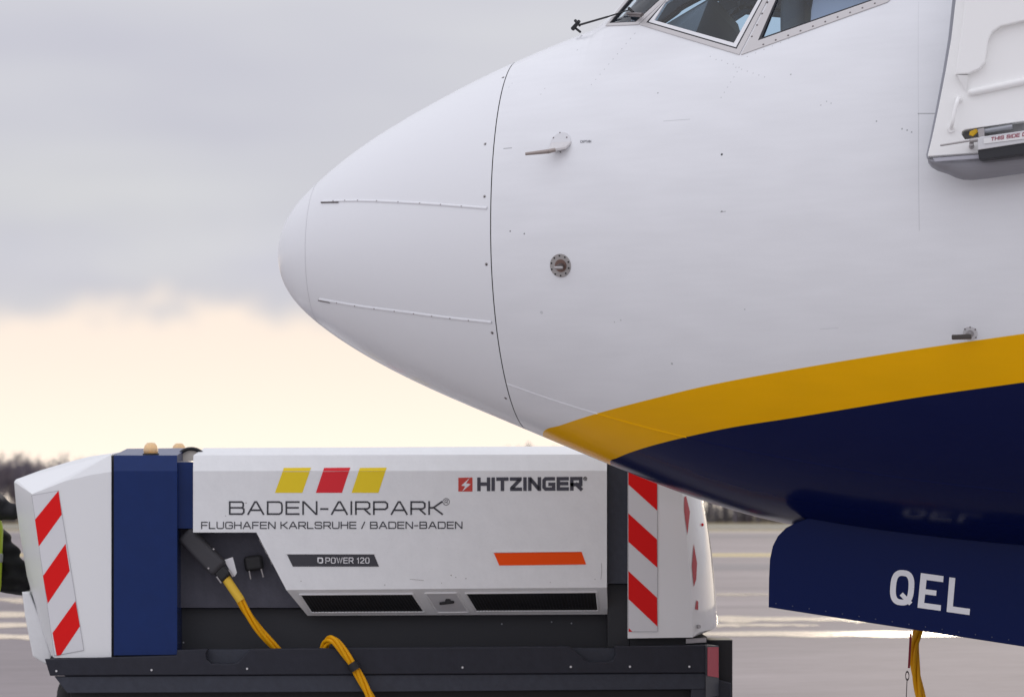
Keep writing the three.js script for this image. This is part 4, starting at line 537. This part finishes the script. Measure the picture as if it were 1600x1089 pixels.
{ // dark body behind the panels, base frame, skirt
  const body = part('inner_body', slabG([[270, 826], [985, 826], [985, 950], [270, 950]], 0.27, 1.25, 0.003), M.panel, gpu, 'charcoal inner panel'); part('lower_body', slabG([[270, 951], [1085, 951], [1085, 1060], [270, 1060]], 0.36, 1.05, 0.003), mat(rgb(0.024, 0.026, 0.033), 0.55), gpu);
  part('recess_post', slabG([[949.5, 704], [981, 704], [981, 912], [949.5, 912]], 0.06, 1.6, 0.002), M.char, gpu); part('recess_foot', slabG([[949.5, 913], [984, 913], [984, 1012], [949.5, 1012]], 0.16, 1.4, 0.002), M.charDark, gpu);
  part('body_rivet', merge([[281, 871], [280, 934], [286, 1004], [784, 975], [862, 972], [893, 974]].map(([x, y], i) => rod(gp(x, y, i > 2 ? 0.36 : 0.27), gp(x, y, i > 2 ? 0.356 : 0.266), 0.005, 0.004, 8))), M.metalGrey, body).userData.kind = 'stuff';
  const skirt = part('skirt', slabG([[69, 1030], [275, 1024], [276, 1016], [325, 1014], [321, 1022], [323, 1031], [330, 1037], [364, 1037], [372, 1034], [391, 1014], [520, 1012.6], [888, 1010], [893, 1012], [915, 1032], [922, 1035], [948, 1034.5], [958, 1031], [961.5, 1024], [960, 1010], [1103, 1008], [1103, 1051.5], [600, 1054], [77, 1056]], -0.03, 0.06, 0.008, 3), M.skirt, gpu, 'charcoal side skirt with stepped top edge');
  for (const [x, y] of [[87, 1048.5], [236, 1047], [385.5, 1045], [722.5, 1043], [892, 1042], [984.5, 1041.7], [1077.5, 1041.7]]) { const a = gp(x, y, -0.03); part('screw', rod(a, V(a.x, a.y, a.z + 0.004), 0.0078, 0.006, 12), M.screw, skirt); }
  part('lower_rail', slabG([[84, 1057], [1103, 1052], [1103, 1077], [600, 1081], [104, 1083]], -0.012, 0.05, 0.005), M.char, gpu); part('chassis', slabG([[108, 1080], [1090, 1076], [1090, 1112], [108, 1112]], 0.12, 1.5, 0.01), M.black, gpu);
  part('sill_board', slabG([[82, 1016], [1098, 1012], [1098, 1074], [110, 1078]], 0.06, 0.05, 0.002), M.char, gpu);
  // tapered end of the skirt with its reflector
  const e = (x, y, w) => gp(x, y, w), t = []; quad(t, e(1103, 1008, -0.03), e(1103, 1090, -0.03), e(1123.5, 1088, 0.22), e(1123.5, 1009.5, 0.22)); const top = []; quad(t, e(1103, 1008, -0.03), e(1123.5, 1009.5, 0.22), back(e(1123.5, 1009.5, 0.22), 1.3), back(e(1103, 1008, -0.03), 1.6)); const end = part('skirt_end', triGeo(t), M.char, gpu);
  const k = [[1105, 1011], [1105, 1056], [1122.5, 1059], [1122.5, 1011]].map(([x, y]) => { const f = (x - 1103) / 20.5; const p = e(x, y, mix(-0.03, 0.22, f)); p.z += 0.004; p.x += 0.003; return p; }), o = []; quad(o, ...k); part('tail_reflector', triGeo(o), M.redGlow, end, 'red reflector at the end of the skirt');
  part('rear_box', slabG([[1098, 1000], [1145, 1000], [1145, 1098], [1098, 1098]], 0.34, 0.5, 0.006), M.charDark, gpu); part('rear_step', slabG([[1122, 1062], [1143, 1068], [1143, 1098], [1122, 1098]], 0.26, 0.06, 0.006), M.char, gpu); part('cap_plinth', slabG([[985, 996], [1105, 995], [1105, 1012], [985, 1012]], 0.12, 1.4, 0.003), M.charDark, gpu); part('plinth_bracket', slabG([[1072, 998], [1104, 996], [1104, 1004], [1072, 1006]], 0.1, 0.02, 0.002), M.steel, gpu);
  part('corner_bracket', slabG([[1080, 1070], [1103, 1070], [1103, 1106], [1080, 1106]], 0.0, 0.1, 0.003), M.char, gpu);
  // wheels and fenders
  for (const [px, w] of [[132, 0.2], [132, 1.42], [960, 0.2], [960, 1.42]]) { const c = gp(px, 1080, w), R = 0.19; const g = new THREE.TorusGeometry(R - 0.065, 0.065, 14, 40); g.scale(1, 1, 1.15); g.translate(c.x, R, c.z); const wl = part('wheel', rod(V(c.x, R, c.z - 0.06), V(c.x, R, c.z + 0.06), 0.09, 0.09, 24), M.charDark, gpu); part('tyre', g, M.rubber, wl); }
  const ax = gp(132, 1080, 0.2), ax2 = gp(960, 1080, 0.2); for (const q of [ax, ax2]) part('axle', merge([rod(V(q.x, 0.19, q.z - 1.22), V(q.x, 0.19, q.z), 0.035, 0.035, 10), rod(V(q.x, 0.19, q.z - 0.61), V(q.x, 0.5, q.z - 0.61), 0.05, 0.05, 10)]), M.black, gpu);
  // plug holder
  const hb = new RoundedBoxGeometry(0.12, 0.1, 0.09, 3, 0.025), hp = gp(396, 880, 0.2); hb.rotateZ(0.15); hb.translate(hp.x, hp.y, hp.z); const hold = part('plug_holder', hb, M.black, gpu, 'black empty plug holder'); for (const [a, b, c, d] of [[388, 888, 391, 905], [406, 884, 411, 902]]) part('holder_pin', rod(gp(a, b, 0.17), gp(c, d, 0.17), 0.006, 0.006, 8), M.steel, hold);
}
// ------------------------------------------------------------------ cables
function strands(parent, pts, n, R, r, turns, m, seg_ = 90) { // a twisted bundle
  const cv = new THREE.CatmullRomCurve3(pts, false, 'centripetal'), fr = cv.computeFrenetFrames(seg_, false);
  for (let k = 0; k < n; k++) { const P = []; for (let i = 0; i <= seg_; i++) { const p = cv.getPointAt(i / seg_), a = k / n * 6.2832 + turns * 6.2832 * i / seg_; P.push(p.addScaledVector(fr.normals[i], Math.cos(a) * R).addScaledVector(fr.binormals[i], Math.sin(a) * R)); } part('strand', new THREE.TubeGeometry(new THREE.CatmullRomCurve3(P), seg_ * 2, r, 7), m, parent); }
}
{
  const W = (x, y, w) => onZ(x, y, GZ - w), o = W(350, 900, 0.1);
  const c = thing('plugged_cable', 'yellow cable bundle with black plug parked in the power unit', 'power cable', o), L = (x, y, w) => W(x, y, w).sub(o);
  const a = L(289, 834, 0.11), b = L(343, 890, 0.07), d = b.clone().sub(a), g = new RoundedBoxGeometry(d.length() * 1.02, 0.125, 0.09, 4, 0.03); aligned(g, a.clone().lerp(b, 0.5), d, V(0, 1, 0)); const plug = part('plug', g, mat(rgb(0.045, 0.044, 0.05), 0.7), c, 'black rubber plug');
  const e = L(353, 903, 0.07), g2 = new RoundedBoxGeometry(0.08, 0.085, 0.07, 3, 0.02); aligned(g2, b.clone().lerp(e, 0.5), d, V(0, 1, 0)); part('plug_neck', g2, M.black, plug);
  for (const [x, y, x2, y2] of [[338, 901, 345, 911], [357, 891, 364, 901]]) part('plug_ring', rod(L(x, y, 0.05), L(x2, y2, 0.05), 0.0075, 0.0065, 10), M.steel, plug);
  for (const [x, y] of [[325, 888], [333, 858]]) part('plug_screw', rod(L(x, y, 0.04), L(x, y, 0.034), 0.006, 0.006, 8), M.steel, plug);
  const tg = [[349, 875], [363, 870.5], [369.5, 895], [366, 901], [362, 897]].map(([x, y]) => L(x, y, 0.085)), to = []; for (let i = 1; i < 4; i++) to.push(tg[0], tg[i], tg[i + 1]); const tb = tg.map((p) => V(p.x, p.y, p.z - 0.003)); for (let i = 1; i < 4; i++) to.push(tb[0], tb[i + 1], tb[i]); part('paper_tag', triGeo(to), M.printWhite, c, 'small white tag');
  part('cable_sleeve', rod(L(351, 902, 0.075), L(376, 939, 0.065), 0.03, 0.029, 18), M.cableSleeve, c, 'pale yellow sleeve');
  strands(c, [L(372, 933, 0.066), L(386, 958, 0.07), L(405, 985, 0.08), L(431, 1013, 0.1), L(452, 1034, 0.13), L(480, 1050, 0.18)], 4, 0.0165, 0.012, 0.55, M.cable, 60);
}
{
  const W = (x, y, w) => onZ(x, y, GZ - w), o = W(590, 1150, -0.25); o.y = 0; const c = thing('ground_cable', 'yellow cable bundle looping over the skirt and across the apron to the aircraft', 'power cable', o), L = (x, y, w) => W(x, y, w).sub(o);
  const up = (px, py, s, l) => { const d = ray(px, py), t = plane.localToWorld(V(s, 1, l)); const q = CAM.clone().addScaledVector(d, t.z / d.z); return q.sub(o); };
  const P = [L(500, 1062, 0.1), L(503, 1030, 0.05), L(509, 1005, 0.02), L(520, 1000, -0.045), L(543, 1027, -0.072), L(562, 1058, -0.075), L(584, 1100, -0.1)];
  strands(c, P, 4, 0.0165, 0.0125, 1.0, M.cable, 70);
  const top = up(1437, 975, 4.0, -0.3), m1 = up(1430, 1010, 4.0, -0.3), m2 = up(1432, 1050, 4.0, -0.3), m3 = up(1441, 1095, 4.0, -0.3), head = up(1432, 850, 4.0, -0.3);
  const gy = 0.035, mid = V(0.5, gy, 0.55), q = P[6].clone(); q.x += 0.08; q.y = 0.15; const q2 = V(m3.x - 0.25, gy, m3.z + 0.25);
  strands(c, [P[6], q, V(q.x + 0.25, gy, q.z + 0.15), mid.clone().add(V(0.4, 0, 0.2)), V(1.7, gy, 0.9), q2, V(m3.x + 0.06, 0.1, m3.z + 0.02), m3, m2, m1, top, head], 4, 0.017, 0.0125, 7, M.cable, 260);
  const b1 = L(549, 1036, -0.078), b2 = L(556, 1047, -0.08); part('cable_band', rod(b1, b2, 0.036, 0.036, 18), M.black, c, 'black band round the cable');
  part('plug', rod(head.clone().add(V(0, -0.05, 0)), head.clone().add(V(0, 0.16, 0)), 0.06, 0.07, 16), M.black, c);
  const so = top.clone().add(o), s = thing('lock_lanyard', 'small red strap with a metal snap hook hanging by the aircraft cable', 'lanyard', so), S = (x, y) => up(x, y, 4.0, -0.24).add(o).sub(so);
  const st = new RoundedBoxGeometry(0.022, S(0, 975).distanceTo(S(0, 1045)), 0.006, 2, 0.002), sa = S(1424, 990), sb = S(1421, 1044); part('strap', (() => { const g = new RoundedBoxGeometry(sa.distanceTo(sb), 0.013, 0.004, 2, 0.0015); aligned(g, sa.clone().lerp(sb, 0.5), sb.clone().sub(sa), V(1, 0, 0.1)); return g; })(), mat(rgb(0.3, 0.02, 0.04), 0.7), s, 'red strap');
  const ring = new THREE.TorusGeometry(0.014, 0.0035, 8, 18); ring.scale(0.7, 1.7, 1); const rp = S(1418.5, 1056); ring.translate(rp.x, rp.y, rp.z); part('snap_hook', ring, M.darkSteel, s); part('wire', rod(S(1418, 1064), S(1416.5, 1100), 0.003, 0.003, 6), M.darkSteel, s);
}
// ------------------------------------------------------------------ the person at the left edge
{
  const z = GZ - 0.75, foot = onZ(-39, 1000, z); const me = thing('person', 'person in black jacket, dark trousers and yellow high visibility vest beside the power trailer', 'person', V(foot.x, 0, z));
  const X = (px, w = 0) => onZ(px, 805, z - w).x - foot.x, Yp = (py) => EYE - (py - 805) / F * -z;
  // joints in metres, facing -x
  const J = { hip: [0.01, 0.92, 0], chest: [0, 1.22, 0], neck: [-0.01, 1.42, 0], head: [-0.05, 1.6, 0] };
  const cap = (p, a, b, ra, rb) => { const ax = b[0] - a[0], ay = b[1] - a[1], az = b[2] - a[2], px = p[0] - a[0], py = p[1] - a[1], pz = p[2] - a[2], t = clamp((px * ax + py * ay + pz * az) / (ax * ax + ay * ay + az * az)); return Math.hypot(px - ax * t, py - ay * t, pz - az * t) - mix(ra, rb, t); };
  const smin = (a, b, k) => { const h = clamp(0.5 + 0.5 * (b - a) / k); return mix(b, a, h) - k * h * (1 - h); };
  const elF = [0.25, 0.97, -0.27], haF = [-0.06, 1.0, -0.24], elN = [0.03, 1.1, 0.3], haN = [-0.22, 1.08, 0.2], shF = [0, 1.38, -0.19], shN = [0, 1.38, 0.19];
  const legs = (p, k) => { let d = 9; for (const s of [-1, 1]) { const h = [0.01, 0.9, 0.09 * s], kn = [-0.01 + 0.02 * s, 0.49, 0.1 * s], an = [0.03 + 0.05 * s, 0.09, 0.11 * s]; d = smin(d, Math.min(cap(p, h, kn, 0.085 + k, 0.062 + k), cap(p, kn, an, 0.06 + k, 0.042 + k)), 0.03); } return d; };
  const feet = (p, k) => { let d = 9; for (const s of [-1, 1]) d = Math.min(d, cap(p, [0.05 + 0.05 * s, 0.05, 0.11 * s], [-0.13 + 0.05 * s, 0.042, 0.12 * s], 0.045 + k, 0.038 + k)); return d; };
  const torso = (p, k) => { const q = [p[0], p[1], p[2] * 0.78]; return smin(cap(q, [0.0, 0.95, 0], [0, 1.3, 0], 0.115 + k, 0.125 + k), cap(p, shF, shN, 0.062 + k, 0.062 + k), 0.06); };
  const arms = (p, k) => Math.min(smin(cap(p, shF, elF, 0.052 + k, 0.042 + k), cap(p, elF, haF, 0.042 + k, 0.03 + k), 0.02), smin(cap(p, shN, elN, 0.052 + k, 0.042 + k), cap(p, elN, haN, 0.042 + k, 0.03 + k), 0.02));
  const headF = (p) => { let d = smin(cap(p, [-0.03, 1.64, 0], [-0.06, 1.585, 0], 0.092, 0.07), cap(p, [0, 1.38, 0], [-0.02, 1.53, 0], 0.055, 0.05), 0.03); d = smin(d, cap(p, [-0.125, 1.615, 0], [-0.15, 1.585, 0], 0.01, 0.016), 0.015); for (const s of [-1, 1]) d = smin(d, cap(p, [-0.02, 1.6, 0.085 * s], [-0.015, 1.64, 0.085 * s], 0.012, 0.016), 0.01); return d; };
  const hands = (p) => { let d = 9; for (const [h, s] of [[haF, -1], [haN, 1]]) { d = Math.min(d, cap(p, h, [h[0] - 0.08, h[1] + 0.01, h[2]], 0.03, 0.034)); for (let f = 0; f < 4; f++) d = smin(d, Math.min(cap(p, [h[0] - 0.09, h[1] + 0.03 - f * 0.02, h[2]], [h[0] - 0.13, h[1] + 0.03 - f * 0.021, h[2] - 0.012 * s], 0.0095, 0.009), cap(p, [h[0] - 0.13, h[1] + 0.03 - f * 0.021, h[2] - 0.012 * s], [h[0] - 0.145, h[1] + 0.028 - f * 0.02, h[2] - 0.045 * s], 0.009, 0.008)), 0.006); d = smin(d, cap(p, [h[0] - 0.04, h[1] + 0.03, h[2] - 0.01 * s], [h[0] - 0.09, h[1] + 0.06, h[2] - 0.03 * s], 0.012, 0.01), 0.01); } return d; };
  function field(fn, c, half, res) { const mc = new MarchingCubes(res, new THREE.MeshBasicMaterial(), false, false, 400000); mc.isolation = 0; const s = res, h = res / 2; for (let k = 0; k < s; k++) for (let j = 0; j < s; j++) for (let i = 0; i < s; i++) mc.field[k * s * s + j * s + i] = -fn([c[0] + (i - h) / h * half, c[1] + (j - h) / h * half, c[2] + (k - h) / h * half]); mc.update(); const n = mc.count, g = new THREE.BufferGeometry(); const p = new Float32Array(mc.positionArray.slice(0, n * 3)); for (let i = 0; i < n; i++) for (let a = 0; a < 3; a++) p[i * 3 + a] = p[i * 3 + a] * half + c[a]; g.setAttribute('position', new THREE.BufferAttribute(p, 3)); g.setAttribute('normal', new THREE.BufferAttribute(new Float32Array(mc.normalArray.slice(0, n * 3)), 3)); g.setAttribute('uv', new THREE.BufferAttribute(new Float32Array(n * 2), 2)); return g; }
  const body = (p) => smin(smin(smin(Math.min(legs(p, 0), feet(p, 0)), torso(p, 0), 0.05), smin(arms(p, 0), hands(p), 0.01), 0.03), headF(p), 0.03);
  part('body', field(body, [0, 0.88, 0], 0.93, 120), mat(rgb(0.5, 0.3, 0.22), 0.6), me);
  part('trousers', field((p) => Math.max(Math.min(legs(p, 0.022 + 0.006 * Math.sin(p[1] * 38 + p[2] * 9)), torso(p, 0.02)), p[1] - 1.02, 0.085 - p[1]), [0, 0.55, 0], 0.58, 76), mat(rgb(0.014, 0.014, 0.018), 0.85), me, 'black trousers');
  part('shoes', field((p) => feet(p, 0.02), [0, 0.1, 0], 0.3, 48), M.black, me);
  const folds = (p) => 0.011 * Math.sin(p[1] * 68 + p[0] * 16 + 1.2 * n2(p[0] * 5, p[2] * 5)) + 0.004 * n3(p[0] * 7, p[1] * 9, p[2] * 7);
  part('jacket', field((p) => { const a = arms(p, 0.052 + folds(p)), t = torso(p, 0.03 + 0.35 * folds(p)), hood = smin(cap(p, [0.09, 1.47, -0.09], [0.09, 1.47, 0.09], 0.09, 0.09), cap(p, [0.225, 1.42, 0], [0.08, 1.45, 0], 0.055, 0.085), 0.05) + 0.5 * folds(p); return Math.max(smin(smin(a, t, 0.03), hood, 0.04), 0.86 - p[1], Math.hypot(p[0] - haF[0], p[1] - haF[1], p[2] - haF[2]) < 0.05 ? haF[0] + 0.02 - p[0] : -1, Math.hypot(p[0] - haN[0], p[1] - haN[1], p[2] - haN[2]) < 0.05 ? haN[0] + 0.02 - p[0] : -1); }, [0, 1.2, 0], 0.46, 96), mat(rgb(0.012, 0.012, 0.016), 0.7), me, 'black padded jacket with hood');
  const vest = (k) => (p) => Math.max(torso(p, k), 0.84 - p[1], Math.abs(p[2]) - 0.2, p[1] - 1.47);
  part('vest', field(vest(0.048), [0, 1.16, 0], 0.4, 84), mat(rgb(0.55, 0.72, 0.03), 0.7), me, 'yellow high visibility vest');
  part('reflective_band', field((p) => Math.max(torso(p, 0.053), Math.abs(p[1] - 1.12) - 0.03, Math.abs(p[2]) - 0.202), [0, 1.12, 0], 0.3, 72), mat(rgb(0.45, 0.46, 0.48), 0.4), me, 'grey reflective band');
  part('beanie', field((p) => Math.max(cap(p, [-0.02, 1.665, 0], [-0.02, 1.68, 0], 0.104, 0.1), 1.635 - p[1] - (p[0] + 0.02) * 0.2), [-0.02, 1.68, 0], 0.16, 40), M.black, me);
}
renderer.render(scene, camera);
